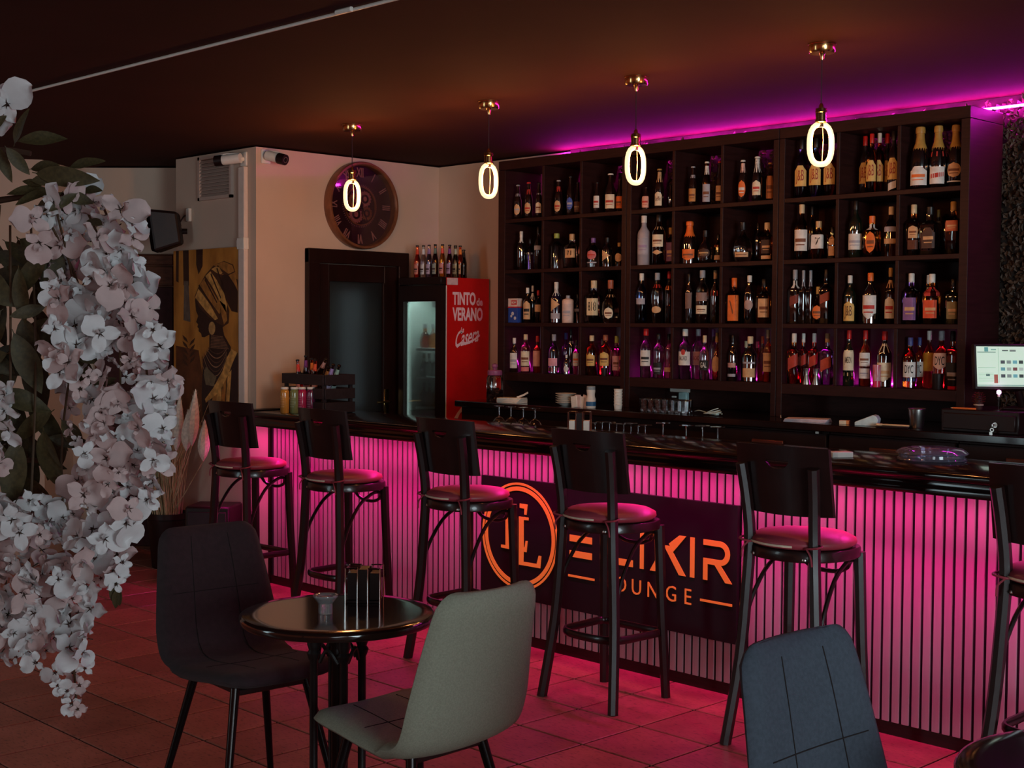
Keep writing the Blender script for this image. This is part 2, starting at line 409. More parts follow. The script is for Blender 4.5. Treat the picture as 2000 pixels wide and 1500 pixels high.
# led strip tucked under the counter lip
M_LED = mat('pink_led', LED_P, 0.5, emit=LED_P, estr=17.0, var=0)
ls = MB().box(-7.0, BX1, 4.458, 4.468, 0.952, 0.9605).build('led_strip', M_LED, label='pink light strip under the counter lip of the bar', cat='light strip', smooth=None)
def led_beam(tilt, spread, power):
    d = bpy.data.lights.new('led_beam', 'AREA'); d.shape = 'RECTANGLE'; d.size = 6.08; d.size_y = 0.008
    d.color = LED_P; d.energy = power; d.spread = math.radians(spread)
    o = bpy.data.objects.new('led_beam', d); COL.objects.link(o); o.parent = ls
    o.location = ((-7.0+BX1)/2, 4.463, 0.951); o.rotation_euler = (math.radians(tilt), 0, 0)
led_beam(14, 26, 4.8); led_beam(0, 140, 12.5); led_beam(-28, 90, 10.0)
# sign on the bar front
SGY = Y0-0.034
sl, sr = at(941, 930, 1, SGY).x, at(1441, 984, 1, SGY).x
st, sb = 0.803, 0.226
sign = thing('lounge_sign', ((sl+sr)/2, SGY, sb), 'black lounge sign with orange lettering on the slatted bar front', 'sign')
so = Vector(sign.location)
M_SIGN = mat('black_sign_panel', (0.007,0.0030,0.0045), 0.42, var=0.1)
M_ORNG = mat('orange_sign_lettering', s2l((150,70,32)), 0.5, emit=s2l((226,104,44)), estr=0.60, var=0.04)  # emission added to hold the letters' orange brightness
MB().box(sl-so.x, sr-so.x, 0, 0.022, 0, st-sb).build('panel', M_SIGN, sign, smooth=None)
def SP(px, py):
    p = at(px, py, 1, SGY); return (p.x-so.x, p.z-so.z)
C4 = lambda x, y: SP(920+.28*x, 920+.28*y)
OS = Vector((0, 0, 0)); WN = Vector((0,-1,0))
cc = (-4.62-so.x, 0.530-sb)
rg = MB(); rg.ring(0.247, 0.258, 64, (cc[0], 0, cc[1]), X, Z, WN, 0.003); rg.build('logo_ring', M_ORNG, sign)
rg = MB(); rg.ring(0.219, 0.239, 64, (cc[0], 0, cc[1]), X, Z, WN, 0.003); rg.build('logo_ring', M_ORNG, sign)
def spoly(name, pts, raw=False):
    q = pts if raw else [C4(*p) for p in pts]
    return MB().prism(q, OS, X, Z, WN, 0.003).build(name, M_ORNG, sign, smooth=None)
# monogram inside the ring (serif I, and E over L)
spoly('monogram_letter', [(205,258),(275,270),(276,546),(212,532),(212,512),(243,516),(243,290),(205,282)])
spoly('monogram_letter', [(342,226),(396,234),(388,306),(374,303),(374,262),(342,256)])
spoly('monogram_letter', [(336,316),(403,325),(402,344),(368,341),(368,536),(376,530),(383,486),(396,488),(388,566),(368,562),(366,632),(460,648),(474,590),(491,594),(484,678),(336,652)])
# ELIXIR
zt_, zb_ = 0.60-sb, 0.41-sb     # cap height band on the sign
def E_(x): return x-so.x
xe0, xe1 = at(920+.28*690,1055,1,SGY).x-so.x, at(920+.28*845,1060,1,SGY).x-so.x
zE = lambda px, py: SP(px, py)[1]
zT = zE(920+.28*1542, 920+.28*462); zB = zE(920+.28*1542, 920+.28*742); zM = zE(920+.28*775, 920+.28*478)
H_ = zT-zB
def srect(name, x0, x1, z0, z1): return spoly(name, [(x0,z0),(x1,z0),(x1,z1),(x0,z1)], True)
bt = 0.030
srect('letter', xe0, xe1, zT-bt, zT); srect('letter', xe0, xe1, zM-bt*.5, zM+bt*.5); srect('letter', xe0, xe1, zB, zB+bt)
xL0 = C4(968,600)[0]; xL1 = C4(1130,650)[0]
spoly('letter', [(xL0,zT),(xL0,zB),(xL1,zB),(xL1,zB+bt),(xL0+.022,zB+bt),(xL0+.022,zT)], True)
xi = C4(1180,600)[0]; srect('letter', xi, xi+.021, zB, zT)
# X with a cut stroke
xa_, xb_ = C4(1255,600)[0], C4(1500,600)[0]
w_ = 0.036; xm = (xa_+xb_)/2-0.004; zm = (zT+zB)/2
spoly('letter', [(xb_-w_,zT),(xb_,zT),(xm+.030,zm+.010),(xm+.008,zm+.044)], True)
spoly('letter', [(xm-.020,zm+.034),(xm+.012,zm+.034),(xb_,zB),(xb_-w_,zB)], True)
spoly('letter', [(xa_-.004,zB),(xa_+w_-.006,zB),(xm-.020,zm-.012),(xm-.036,zm+.012)], True)
xi2 = C4(1530,600)[0]; srect('letter', xi2, xi2+.023, zB, zT)
xr0, xr1 = C4(1622,600)[0], C4(1808,600)[0]
def arc(cx, cz, r, a0, a1, n=10): return [(cx+r*math.cos(math.radians(a0+(a1-a0)*k/n)), cz+r*math.sin(math.radians(a0+(a1-a0)*k/n))) for k in range(n+1)]
rr = (zT-zB)*0.30; rc = (xr1-rr, zT-rr)
spoly('letter', [(xr0,zT)]+arc(*rc, rr, 90, -90)+[(xr0+.022,zT-2*rr),(xr0+.022,zB),(xr0,zB),(xr0,zT-2*rr+.024)]+arc(*rc, rr-.024, -90, 90)+[(xr0,zT-.024)], True)
spoly('letter', [(xr1-.080,zT-2*rr+.002),(xr1-.048,zT-2*rr+.002),(xr1+.012,zB),(xr1-.022,zB)], True)
lz = (SP(920+.28*1155, 920+.28*797)[1])
for ch, px, py in (('L',965,775),('O',1045,782),('U',1155,797),('N',1268,820),('G',1397,845),('E',1512,868)):
    x_ = C4(px, py)[0]
    text_on(MB(), ch, (x_,0,lz-0.012), X, Z, WN, 0.098, 0.003, sx=0.92, bold=-0.0006).build('letter', M_ORNG, sign)
ra = C4(680,706); rb = C4(862,742); srect('rule_line', ra[0], rb[0], lz-0.016, lz-0.006)
ra = C4(1600,882); rb = C4(1822,925); srect('rule_line', ra[0], rb[0], lz-0.016, lz-0.006)
# ------------------------------------------------------------------ pendants
M_CORD = mat('black_cord', (0.02,0.008,0.006), 0.6)
M_BULB = mat('glowing_led_tube', (1,0.75,0.42), 0.3, emit=(1.0,0.74,0.40), estr=1.25, var=0)
M_AMBER = glass((235,150,60), 0.02)
names = ['pendant lamp with oval glowing tube, farthest along the bar, in front of the clock', 'pendant lamp with oval glowing tube at the left edge of the shelves', 'pendant lamp with oval glowing tube, third from the far wall, before the shelves', 'pendant lamp with oval glowing tube, nearest and largest, at the right']
for i, (px, rz) in enumerate(((688, .68), (955, .56), (1243, .52), (1606, .12))):
    p = at(px, (243,198,150,85)[i], 2, ZC); p.z = ZC
    t = thing('pendant_lamp', p, names[i], 'lamp', 'pendant lamps above the bar')
    MB().lathe([(0.052,0),(0.052,-.004),(0.05,-.006),(0.05,-.030),(0.046,-.036),(0.012,-.036),(0.009,-.040),(0.007,-.062)], 24).build('canopy', M_BRASS, t)
    MB().tube([(0,0,-.06),(0,0,-.235)], 0.0024, 6).build('cord', M_CORD, t)
    MB().lathe([(0.004,-.222),(0.008,-.228),(0.009,-.238),(0.021,-.242),(0.022,-.256),(0.020,-.258),(0.020,-.284),(0.023,-.286),(0.023,-.292),(0.016,-.297)], 20).build('socket', M_BRASS, t)
    # oval glass envelope and glowing tube bent into a loop
    c = math.cos(rz-YAW+0.2 if False else rz); s = math.sin(rz)
    U2 = (CR*math.cos(rz)+CF*math.sin(rz)); U2.z = 0; U2.normalize()
    zc, a, b = -.375, .0430, .0745
    loop = []
    for k in range(28):
        an = 2*math.pi*k/28; ca, sa = math.cos(an), math.sin(an)
        q = (abs(ca)**2.6+abs(sa)**2.6)**(-1/2.6)
        loop.append(U2*(a*q*ca)+Z*(zc+b*q*sa))
    MB().tube(loop, 0.0104, 10, closed=True).build('glow_tube', M_BULB, t)
    MB().tube([Z*(-.296), Z*(-.31)], 0.012, 10).build('bulb_neck', M_BRASS, t)
    MB().tube([Z*(-.305)+U2*.006, Z*(-.36)+U2*.010, Z*(-.44)+U2*.006], 0.0012, 5).build('filament', mat('warm_filament', (1,.5,.2), .4, emit=(1,.42,.12), estr=3.0, var=0), t)
    ld = bpy.data.lights.new('pendant_glow', 'POINT'); ld.color = (1.0, 0.37, 0.11); ld.energy = 13.0; ld.shadow_soft_size = 0.045
    lo = bpy.data.objects.new('pendant_glow', ld); COL.objects.link(lo); lo.parent = t; lo.location = (0,0,-.375)
# ------------------------------------------------------------------ back bar: counter cabinets, shelf units
KZ, KY0 = 1.095, 5.395
kc = MB().cbox(-6.02, -1.2, KY0-0.02, YB-0.004, KZ-0.035, KZ, 0.004).build('back_counter', M_COUNTER, label='black back counter top under the bottle shelves', cat='counter')
M_CAB = mat('black_cabinet_front', (0.014,0.0042,0.0032), 0.45, var=0.15, scale=6, spec=0.3)
M_PULL = mat('dark_bronze_pull', (0.16,0.055,0.038), 0.38, metal=0.7)
cx = [-6.0, -5.05, -4.10, -3.46, -2.82, -2.18, -1.54]
cl = ['leftmost black cabinet of the back bar, beside the red fridge', 'second black cabinet of the back bar, under the white plates', 'third black cabinet of the back bar, under the coiled white cable', 'black drawer cabinet of the back bar under the paper stack', 'black drawer cabinet of the back bar under the card terminal', 'black drawer cabinet of the back bar under the cash drawer', 'rightmost black drawer cabinet of the back bar']
for i in range(len(cx)):
    w = (cx[i+1] if i+1 < len(cx) else -1.21)-cx[i]-0.006
    if w < 0.1: continue
    t = thing('back_cabinet', (cx[i]+0.003, KY0, 0), cl[i], 'cabinet', 'back bar cabinets')
    MB().box(0, w, 0.02, YB-0.006-KY0, 0, KZ-0.036).build('body', M_CAB, t, smooth=None)
    if i >= 2:
        for zz0, zz1 in ((0.80, 1.05), (0.42, 0.79), (0.06, 0.41)):
            dr = MB().cbox(0.004, w-0.004, 0, 0.02, zz0, zz1, 0.003).build('drawer', M_CAB, t)
            MB().cbox(w/2-.09, w/2+.09, -.022, -.010, zz1-.070, zz1-.046, .003).box(w/2-.08, w/2-.07, -.011, .001, zz1-.063, zz1-.053).box(w/2+.07, w/2+.08, -.011, .001, zz1-.063, zz1-.053).build('handle', M_PULL, dr)
    else:
        # open niche with a glass shelf line
        MB().cbox(0.004, w-0.004, 0, 0.02, 0.06, 0.70, 0.003).build('door', M_CAB, t)
MB().cbox(-0.009, 0.009, -0.0015, 0, -0.007, 0.007, .0005).build('sticker', M_PAPER, None, loc=at(1596, 844, 1, KY0-0.001), label='tiny white sticker on the back bar drawer front', cat='sticker')
# shelf units
SY0, SY1, STOP = 5.65, 5.962, 2.525
SZ = {1: 2.176, 2: 1.874, 3: 1.559, 4: 1.262}
DIV = [[-5.939, -5.881, -5.566, -5.264, -4.955, -4.923], [-4.919, -4.888, -4.594, -4.276, -3.959, -3.928], [-3.924, -3.892, -3.591, -3.269, -2.962, -2.920]]
ul = ['left bottle shelf unit with twelve compartments next to the pale wall', 'middle bottle shelf unit with twelve compartments behind the bar', 'right bottle shelf unit with twelve compartments, its side lit purple']
CELL = {}
M_PALE = mat('pale_back_board', (0.30,0.24,0.26), 0.6, var=0.08, scale=6)
M_LED2 = mat('violet_led', LED_V, 0.5, emit=LED_V, estr=175.0, var=0)
M_LED3 = mat('violet_led_low', LED_V, 0.5, emit=(0.9,0.02,0.55), estr=45.0, var=0)
for ui, D in enumerate(DIV):
    t = thing('bottle_shelf', (D[0], SY0, KZ), ul[ui], 'shelf', 'bottle shelves of the back bar')
    ox, oy, oz = D[0], SY0, KZ
    def B(name, x0, x1, y0, y1, z0, z1, c=0.0015, m=M_SHELF):
        return MB().cbox(x0-ox, x1-ox, y0-oy, y1-oy, z0-oz, z1-oz, c).build(name, m, t, smooth=None)
    B('side_panel', D[0], D[1], SY0, SY1, KZ, STOP-0.055); B('side_panel', D[4], D[5], SY0, SY1, KZ, STOP-0.055)
    B('top_box', D[0], D[5], SY0, SY1, STOP-0.053, STOP)
    for r in SZ: B('shelf_board', D[1], D[4], SY0+0.001, SY1, SZ[r]-(0.022 if r < 4 else 0.05), SZ[r])
    zs = [STOP-0.053, SZ[1], SZ[2], SZ[3], SZ[4]]
    for k in (2, 3):
        for r in range(4):
            B('divider', D[k]-0.009, D[k]+0.009, SY0+0.002, SY1, zs[r+1], zs[r]-(0.022 if r else 0))
    B('back_panel', D[1], D[4], SY1-0.006, SY1, SZ[3]-0.022, SZ[1]-0.022, 0.001)
    B('back_panel', D[1], D[4], SY1-0.006, SY1, SZ[4], SZ[3]-0.022, 0.001, M_PALE)
    for k in range(3):
        x0 = D[1] if k == 0 else D[k+1]+0.009; x1 = D[4] if k == 2 else D[k+2]-0.009
        CELL[ui*3+k+1] = (x0, x1)
    B('lower_back', D[1], D[4], SY1-0.006, SY1, KZ, SZ[4]-0.05, 0.001)
    # small strip along the back of the bottom compartments
    MB().box(D[1]+.01-ox, D[4]-.01-ox, SY1-0.0155-oy, SY1-0.0075-oy, SZ[4]+0.003-oz, SZ[4]+0.011-oz).build('led_strip', M_LED3, t, smooth=None)
MB().box(-5.75, -1.3, 5.984, 5.996, 2.552, 2.562).build('led_strip', M_LED2, smooth=None, label='bright violet light strip where the leafy back wall meets the ceiling', cat='light strip')
# artificial leaf wall behind the shelves
mb = MB(); rng = random.Random(3)
def leafq(p, u, v, n, a, b):
    u, v, n = Vector(u), Vector(v), Vector(n)
    mb.add([p, p+u*b*.45+v*a*.5+n*.006, p+v*a, p-u*b*.45+v*a*.5+n*.006, p+v*a*.5-n*.004], [(0,1,4),(1,2,4),(2,3,4),(3,0,4)])
def leafpatch(x0, x1, z0, z1, num):
    for _ in range(num):
        p = Vector((rng.uniform(x0,x1), YB-rng.uniform(0.008,0.045), rng.uniform(z0,z1)))
        an = rng.uniform(0, 6.283); tl = rng.uniform(-.5,.2)
        v = Vector((math.cos(an), tl, math.sin(an))).normalized(); n_ = Vector((rng.uniform(-.4,.4),-1,rng.uniform(-.4,.6)))
        n_ = (n_-v*n_.dot(v)).normalized(); leafq(p, v.cross(n_), v, n_, rng.uniform(.022,.042), rng.uniform(.016,.028))
leafpatch(-5.6, -2.95, 2.12, 2.57, 5200); leafpatch(-2.95, -1.7, 1.15, 2.58, 6500)
lw = mb.build('leaf_wall_foliage', mat('artificial_foliage', (0.075,0.042,0.026), 0.6, var=0.35, scale=12), smooth=None, label='dense artificial green foliage covering the wall behind the shelves', cat='foliage', kind='stuff')
MB().box(-5.7, -1.25, YB-0.007, YB-0.001, KZ+.002, ZC+0.010).build('backing_mat', mat('dark_foliage_mat', (0.020,0.010,0.007), 0.9), lw, smooth=None)
# ------------------------------------------------------------------ bottles
PROF = {
 'std':  ([(.86,0),(1,.015),(1,.56),(.93,.62),(.62,.70),(.40,.745),(.33,.78),(.32,.86)], .86, .37),
 'tall': ([(.9,0),(1,.012),(1,.62),(.9,.68),(.55,.745),(.40,.79),(.37,.88)], .88, .42),
 'beer': ([(.9,0),(1,.012),(1,.50),(.95,.56),(.72,.66),(.50,.76),(.42,.86),(.40,.955),(.46,.957)], .957, .50),
 'sq':   ([(.92,0),(1,.015),(1,.60),(.94,.64),(.62,.68),(.38,.71),(.34,.74),(.34,.84)], .84, .40),
 'round':([(.70,0),(.80,.01),(.95,.12),(1,.28),(.95,.44),(.74,.56),(.42,.64),(.27,.70),(.25,.82)], .82, .32),
 'champ':([(.92,0),(1,.01),(1,.44),(.95,.52),(.74,.64),(.50,.74),(.40,.82)], .60, .46),
 'can':  ([(.95,0),(1,.01),(1,.80),(.90,.85),(.45,.88),(.30,.90)], .90, .34),
 'cup':  ([(.72,0),(.74,.01),(1,1.0),(.94,1.0),(.70,.05)], None, 0),
}
def qr(a, sq):
    ca, sa = abs(math.cos(a)), abs(math.sin(a)); return (ca**sq+sa**sq)**(-1/sq)
def body_r(shape, z):
    P = PROF[shape][0]
    for (r0,z0),(r1,z1) in zip(P, P[1:]):
        if z0 <= z <= z1: return r0+(r1-r0)*(z-z0)/max(1e-6, z1-z0)
    return P[-1][0]
GL = {
 'dk': lambda: mat('dark_brown_glass', (0.010,0.0035,0.0025), 0.05, var=0, spec=1.0, coat=1.0, ior=1.9),
 'bk': lambda: mat('black_glass', (0.004,0.0025,0.0025), 0.06, var=0, spec=1.0, coat=1.0, ior=1.9),
 'gn': lambda: mat('dark_green_glass', (0.006,0.010,0.005), 0.05, var=0, spec=1.0, coat=1.0, ior=1.9),
 'nv': lambda: mat('navy_glass', (0.006,0.006,0.022), 0.06, var=0, spec=1.0, coat=1.0, ior=1.9),
 'cl': lambda: glass((236,238,242)), 'am': lambda: glass((214,110,30)), 'bw': lambda: glass((150,62,20)),
 'rd': lambda: glass((210,40,24)), 'pk': lambda: glass((240,150,170)), 'pu': lambda: glass((170,110,205)),
 'bl': lambda: glass((120,150,220)), 'ye': lambda: glass((235,180,60)), 'fr': lambda: mat('frosted_bottle', s2l((190,182,190)), 0.35, trans=0.35, var=0.05),
 'cr': lambda: mat('cream_ceramic', s2l((222,190,175)), 0.35, var=0.06), 'wh': lambda: mat('white_ceramic', s2l((220,215,205)), 0.35),
}
CP = {'w':(222,216,206),'c':(214,190,150),'k':(20,10,9),'r':(190,30,24),'o':(225,105,40),'g':(150,160,70),'gd':(176,132,62),'p':(120,80,140),'cp':(170,90,60),'gy':(150,150,155),'bl':(60,70,130),'pk':(225,90,120),'tn':(190,150,105)}
def label_patch(mb, shape, R, H, sq, z0, z1, half, mid, kind, off=0.0007):
    nu, nv = 8, 8; vs = []; fs = []
    for j in range(nv+1):
        v = j/nv
        lo, hi = -1.0, 1.0
        if kind == 'oval': w = math.sqrt(max(0.0, 1-(2*v-1)**2)); lo, hi = -w, w
        elif kind == 'shield': w = min(1.0, 0.12+v/0.28); lo, hi = -w, w
        elif kind == 'arch': w = 1.0 if v < .72 else math.sqrt(max(0.02, 1-((v-.72)/.28)**2)); lo, hi = -w, w
        elif kind == 'crest': w = 1.0 if v < .78 else (0.62 if v < .9 else 0.4); lo, hi = -w, w
        elif kind == 'tri': lo, hi = -1.0, 1-2*abs(2*v-1)
        elif kind == 'dia': w = 1-abs(2*v-1); lo, hi = -w, w
        for i in range(nu+1):
            u_ = lo+(hi-lo)*i/nu
            vv = v+(u_*0.22 if kind == 'diag' else 0)
            zf = z0+(z1-z0)*vv; a = mid+u_*half
            r = body_r(shape, min(max(zf,0.0),1.0))*R*qr(a, sq)*1.004+off
            vs.append((r*math.cos(a), r*math.sin(a), zf*H))
    for j in range(nv):
        for i in range(nu): fs.append((j*9+i, j*9+i+1, (j+1)*9+i+1, (j+1)*9+i))
    mb.add(vs, fs)
def label_text(mb, txt, shape, R, H, sq, zc, size, mid, half, sx=1.0, bold=0.0, slope=0.0):
    vs, fs = text2d(txt, size, sx=sx, bold=bold)
    w = max(abs(v[0]) for v in vs) or 1
    lim = R*half*0.92; k = min(1.0, lim/w)
    out = []
    for x, y, _ in vs:
        x *= k; a = mid+x/R; zf = zc+(y+x*slope)/H
        r = body_r(shape, min(max(zf,0),1))*R*qr(a, sq)*1.004+0.0014
        out.append((r*math.cos(a), r*math.sin(a), zf*H))
    mb.add(out, fs)
ORD = ['', 'first', 'second', 'third', 'fourth', 'fifth', 'sixth', 'seventh', 'eighth', 'ninth']
ROW = {1: 'top row', 2: 'second row', 3: 'third row', 4: 'bottom row'}
def make_bottle(name, loc, R, H, shape, gl, cap, labels, label, cat='bottle', group=None, mid=-1.45, sq=None, capcut=None, tilt=None, n=20):
    prof, cz, cr = PROF[shape]
    if sq is None: sq = 7.0 if shape == 'sq' else 2.0
    t = thing(name, loc, label, cat, group)
    if tilt: t.rotation_euler = tilt
    MB().lathe([(r*R, z*H) for r, z in prof], n, sq=sq).build('glass_body', GL[gl]() if isinstance(gl, str) else gl, t, smooth=50)
    if cap and cz:
        m = c_mat(CP[cap] if isinstance(cap, str) else cap, 0.4)
        if shape == 'champ':
            MB().lathe([(.80*R,.60*H),(.72*R,.655*H),(.52*R,.74*H),(.43*R,.83*H),(.42*R,.885*H),(.50*R,.89*H),(.52*R,.93*H),(.47*R,.985*H),(.30*R,H)], 16).build('foil_cap', m, t)
        elif shape == 'beer':
            MB().lathe([(.52*R,.957*H),(.54*R,.965*H),(.50*R,.992*H),(.36*R,H)], 16).build('cap', m, t)
        else:
            c0 = cz-0.02
            MB().lathe([(cr*R,c0*H),(cr*R*1.04,(c0+.006)*H),(cr*R*1.04,.99*H),(cr*R*.9,H)], 16, sq=2.0).build('cap', m, t)
    for lb in labels:
        z0, z1, col, kind = lb[:4]
        half = {'band': 3.1416, 'rect': 0.95, 'neck': 3.1416}.get(kind, 0.88)
        if len(lb) > 6: half = lb[6]
        if shape == 'sq' and kind not in ('band','neck'): half *= 0.72
        mb = MB(); label_patch(mb, shape, R, H, sq, z0, z1, half, mid, kind)
        o = mb.build('label', c_mat(col, 0.6), t, smooth=60)
        if len(lb) > 4 and lb[4]:
            tb = MB()
            label_text(tb, lb[4], shape, R, H, sq, (z0+z1)/2, (z1-z0)*H*(0.75 if len(lb[4]) < 4 else 0.45), mid, min(half, .9)*.74, bold=0.0003)
            tb.build('lettering', c_mat(lb[5], 0.6), o, smooth=None)
        elif len(lb) > 5 and lb[5] and kind in ('rect','oval','shield','arch','crest'):
            # a printed band and two short lines
            sb_ = MB(); hh = z1-z0
            label_patch(sb_, shape, R, H, sq, z0+hh*.42, z0+hh*.58, half*.75, mid, 'rect', 0.0013)
            label_patch(sb_, shape, R, H, sq, z0+hh*.26, z0+hh*.31, half*.6, mid, 'rect', 0.0013)
            sb_.build('print', c_mat(lb[5], 0.6), o, smooth=None)
    return t
TAN, CRM, WHT, YEL = (205,160,115), (222,205,175), (216,210,202), (214,172,96)
RED, ORG, BRN, GRY, BLU, BLK = (185,50,40), (222,110,45), (120,70,45), (165,160,168), (60,80,160), (22,14,14)
JB = ((.20,.55,YEL,'crest','J&B',(150,50,30),.95),)
DYC = (.22,.52,WHT,'rect','DYC',BLK,1.0)
# cell: row, col -> bottles (px, width px, top px, depth, shape, glass, cap, labels, look)
T = []
def R_(row, col, *bs):
    for b in bs: T.append((row, col)+b)
beer = lambda c1, c2: ((.12,.44,c1,'oval','',c2),)
R_(1,1,(1010,15,361,0,'beer','dk','gy',beer(TAN,GRY)+((.66,.74,GRY,'neck'),),'brown beer bottle with tan and grey oval label'),
       (1031,16,356,0,'beer','dk','r',beer(TAN,RED)+((.66,.80,RED,'neck'),),'brown beer bottle with red neck and red banded label'),
       (1051,14,357,0,'beer','dk','k',((.14,.44,CRM,'arch','',BRN),(.66,.70,GRY,'neck')),'brown beer bottle with cream label'))
R_(1,2,(1089,16,352,0,'beer','dk','gy',beer(TAN,RED)+((.68,.82,RED,'neck'),),'brown beer bottle with red neck band'),
       (1112,15,344,0,'beer','dk','k',((.14,.46,BLU,'oval','',GRY),),'brown beer bottle with blue label'),
       (1126,14,356,.10,'beer','dk','k',((.14,.44,BRN,'rect','',TAN),),'brown beer bottle with brown label'))
R_(1,3,(1164,14,356,0,'beer','dk','k',((.18,.56,WHT,'rect','',RED),),'dark bottle with white and red striped label'),
       (1190,21,339,0,'beer','dk','w',((.10,.46,CRM,'rect','',RED,1.05),),'big dark beer bottle with white label and red seal'),
       (1208,15,350,.03,'beer','dk','k',((.12,.48,ORG,'rect','',BRN),),'brown beer bottle with orange label'))
R_(1,4,(1259,16,366,0,'beer','dk','k',((.10,.60,(215,160,140),'rect','',RED),),'short dark bottle with red chequered label'),
       (1285,18,330,0,'beer','dk','gd',((.08,.42,CRM,'arch','Leffe',BRN),(.66,.92,TAN,'neck')),'dark abbey beer bottle with cream arched label'),
       (1307,13,362,.04,'beer','dk','k',(),'small plain dark bottle'))
R_(1,5,(1350,16,325,0,'beer','dk','gy',((.12,.44,(190,130,70),'rect','',BRN),(.70,.78,GRY,'neck')),'dark beer bottle with gold brown label'),
       (1377,17,316,0,'beer','bw','w',((.08,.48,GRY,'rect','',BRN),(.70,.90,WHT,'neck')),'amber beer bottle with silver label'),
       (1402,15,315,.04,'beer','dk','r',((.10,.44,TAN,'rect','',BRN),),'dark beer bottle with tan label'))
R_(1,6,(1447,18,313,0,'beer','dk','w',((.12,.52,ORG,'oval','',WHT),(.70,.92,(225,180,165),'neck')),'dark beer bottle with orange oval label'),
       (1475,20,306,0,'beer','bk','w',((.14,.46,CRM,'arch','',RED),(.64,.95,WHT,'neck')),'dark beer bottle with white foil neck'),
       (1500,16,318,.05,'beer','bw','gd',((.08,.66,(190,120,70),'rect','',BRN),),'amber bottle with stacked tan labels'))
R_(1,7,(1561,27,262,0,'std','pu','k',JB,'whisky bottle with yellow label and purple base'),
       (1589,27,258,0,'std','bl','k',JB,'whisky bottle with yellow label and blue base'),
       (1616,26,256,.02,'std','rd','k',JB,'whisky bottle with yellow label and red base'))
R_(1,8,(1684,22,262,.10,'std','dk','r',JB,'dark whisky bottle with yellow label, at the back'),
       (1697,22,262,.02,'std','bw','r',JB,'whisky bottle with yellow label and red cap'),
       (1712,22,259,.06,'std','rd','w',JB,'red whisky bottle with yellow label'),
       (1727,22,258,.10,'std','bk','r',JB,'black whisky bottle with yellow label'),
       (1740,24,256,.02,'std','bk','k',((.20,.55,YEL,'crest','J&B',(150,50,30),.95),(.04,.16,WHT,'diag','','',.7)),'zebra striped whisky bottle with yellow label'))
R_(1,9,(1791,36,243,0,'champ','bk','gd',((.06,.36,WHT,'crest','',ORG,1.0),),'champagne bottle with gold foil and white crest label'),
       (1826,33,240,.02,'champ','bk','gd',((.07,.34,WHT,'rect','',''),(.17,.24,RED,'diag','','',.85),(.50,.58,RED,'neck')),'champagne bottle with red sash label and ribbon'),
       (1860,32,233,.05,'champ','bk','gd',((.16,.40,TAN,'oval','',BRN),(.09,.11,WHT,'rect')),'champagne bottle with ornate tan crest'))
R_(2,1,(1017,17,452,0,'std','bk','w',((.70,.84,WHT,'neck'),),'black bottle with white neck label'),
       (1034,16,466,.04,'std','pu','k',((.50,.55,GRY,'band'),),'smoky bottle with grey band'),
       (1050,16,443,.05,'std','cl','k',((.46,.56,GRY,'rect'),),'tall clear bottle with grey label'))
R_(2,2,(1086,25,456,0,'tall','cl','g',(),'clear bottle with green capsule and no label'),
       (1116,26,457,0,'sq','cl','tn',((.30,.56,TAN,'rect','71',BLK,1.1),),'square clear bottle with tan label'))
R_(2,3,(1156,24,465,0,'std','cl','p',((.26,.58,(200,110,110),'oval','',RED),(.14,.18,GRY,'rect')),'clear bottle with purple cap and pink oval label'),
       (1185,21,464,0,'std','bk','k',((.18,.58,TAN,'tri'),),'black bottle with tan triangular label'),
       (1208,17,474,.04,'std','bw','gd',((.2,.56,TAN,'oval'),),'amber bottle with tan oval label'))
R_(2,4,(1256,25,414,0,'tall','fr','w',((.22,.55,GRY,'rect','',(150,130,160)),),'tall frosted white vodka bottle'),
       (1285,26,416,0,'tall','am','k',((.36,.60,CRM,'rect','',BRN),(.20,.30,TAN,'dia'),(.70,.76,TAN,'neck')),'tall amber bottle with cream label'),
       (1308,20,445,.05,'sq','pu','gd',((.10,.60,(120,80,110),'rect','',TAN),),'purple patterned bottle'))
R_(2,5,(1345,29,432,0,'champ','bk','o',((.08,.34,ORG,'shield','',BRN,.95),),'dark bottle with orange shield label and orange foil'),
       (1376,30,450,0,'round','bk','k',((.16,.46,(60,30,20),'oval','',(190,150,100)),),'round black bottle with gold ringed emblem'),
       (1401,17,458,.04,'std','bw','k',((.12,.28,TAN,'rect'),(.56,.62,ORG,'neck')),'amber bottle with tan base label'))
R_(2,6,(1449,37,434,0,'round','cl','k',((.12,.24,TAN,'rect','',BRN,.8),),'round clear decanter with low tan label'),
       (1478,15,436,.12,'std','bk','k',(),'slim black bottle'),
       (1496,27,435,.04,'sq','bw','c',((.20,.55,(60,40,35),'rect','',TAN),(.06,.15,TAN,'rect')),'square bottle with black label and cork'))
R_(2,7,(1563,27,391,0,'std','bw','c',((.16,.54,WHT,'rect','',BRN,1.1),),'tall whisky bottle with long white label and cream cap'),
       (1583,20,393,.12,'std','am','k',((.2,.5,WHT,'rect'),),'tall slim whisky bottle with white label'),
       (1596,28,432,.03,'sq','am','tn',((.28,.64,WHT,'rect','7',BLK,1.2),),'short square whisky bottle with white brushwork label'),
       (1623,16,444,.02,'sq','bk','k',((.44,.74,TAN,'arch'),(.10,.40,TAN,'rect')),'narrow box with two tan labels'))
R_(2,8,(1668,27,391,0,'std','gn','k',((.14,.42,WHT,'rect','',GRY,1.15),),'dark green bottle with large white label'),
       (1700,28,422,0,'sq','am','o',((.10,.62,ORG,'oval','',BRN),(.66,.80,WHT,'neck')),'square amber bottle with orange oval label'),
       (1737,27,404,.03,'std','bw','c',((.26,.36,TAN,'rect','',''),(.5,.6,GRY,'rect')),'brown whisky bottle with tan band label'))
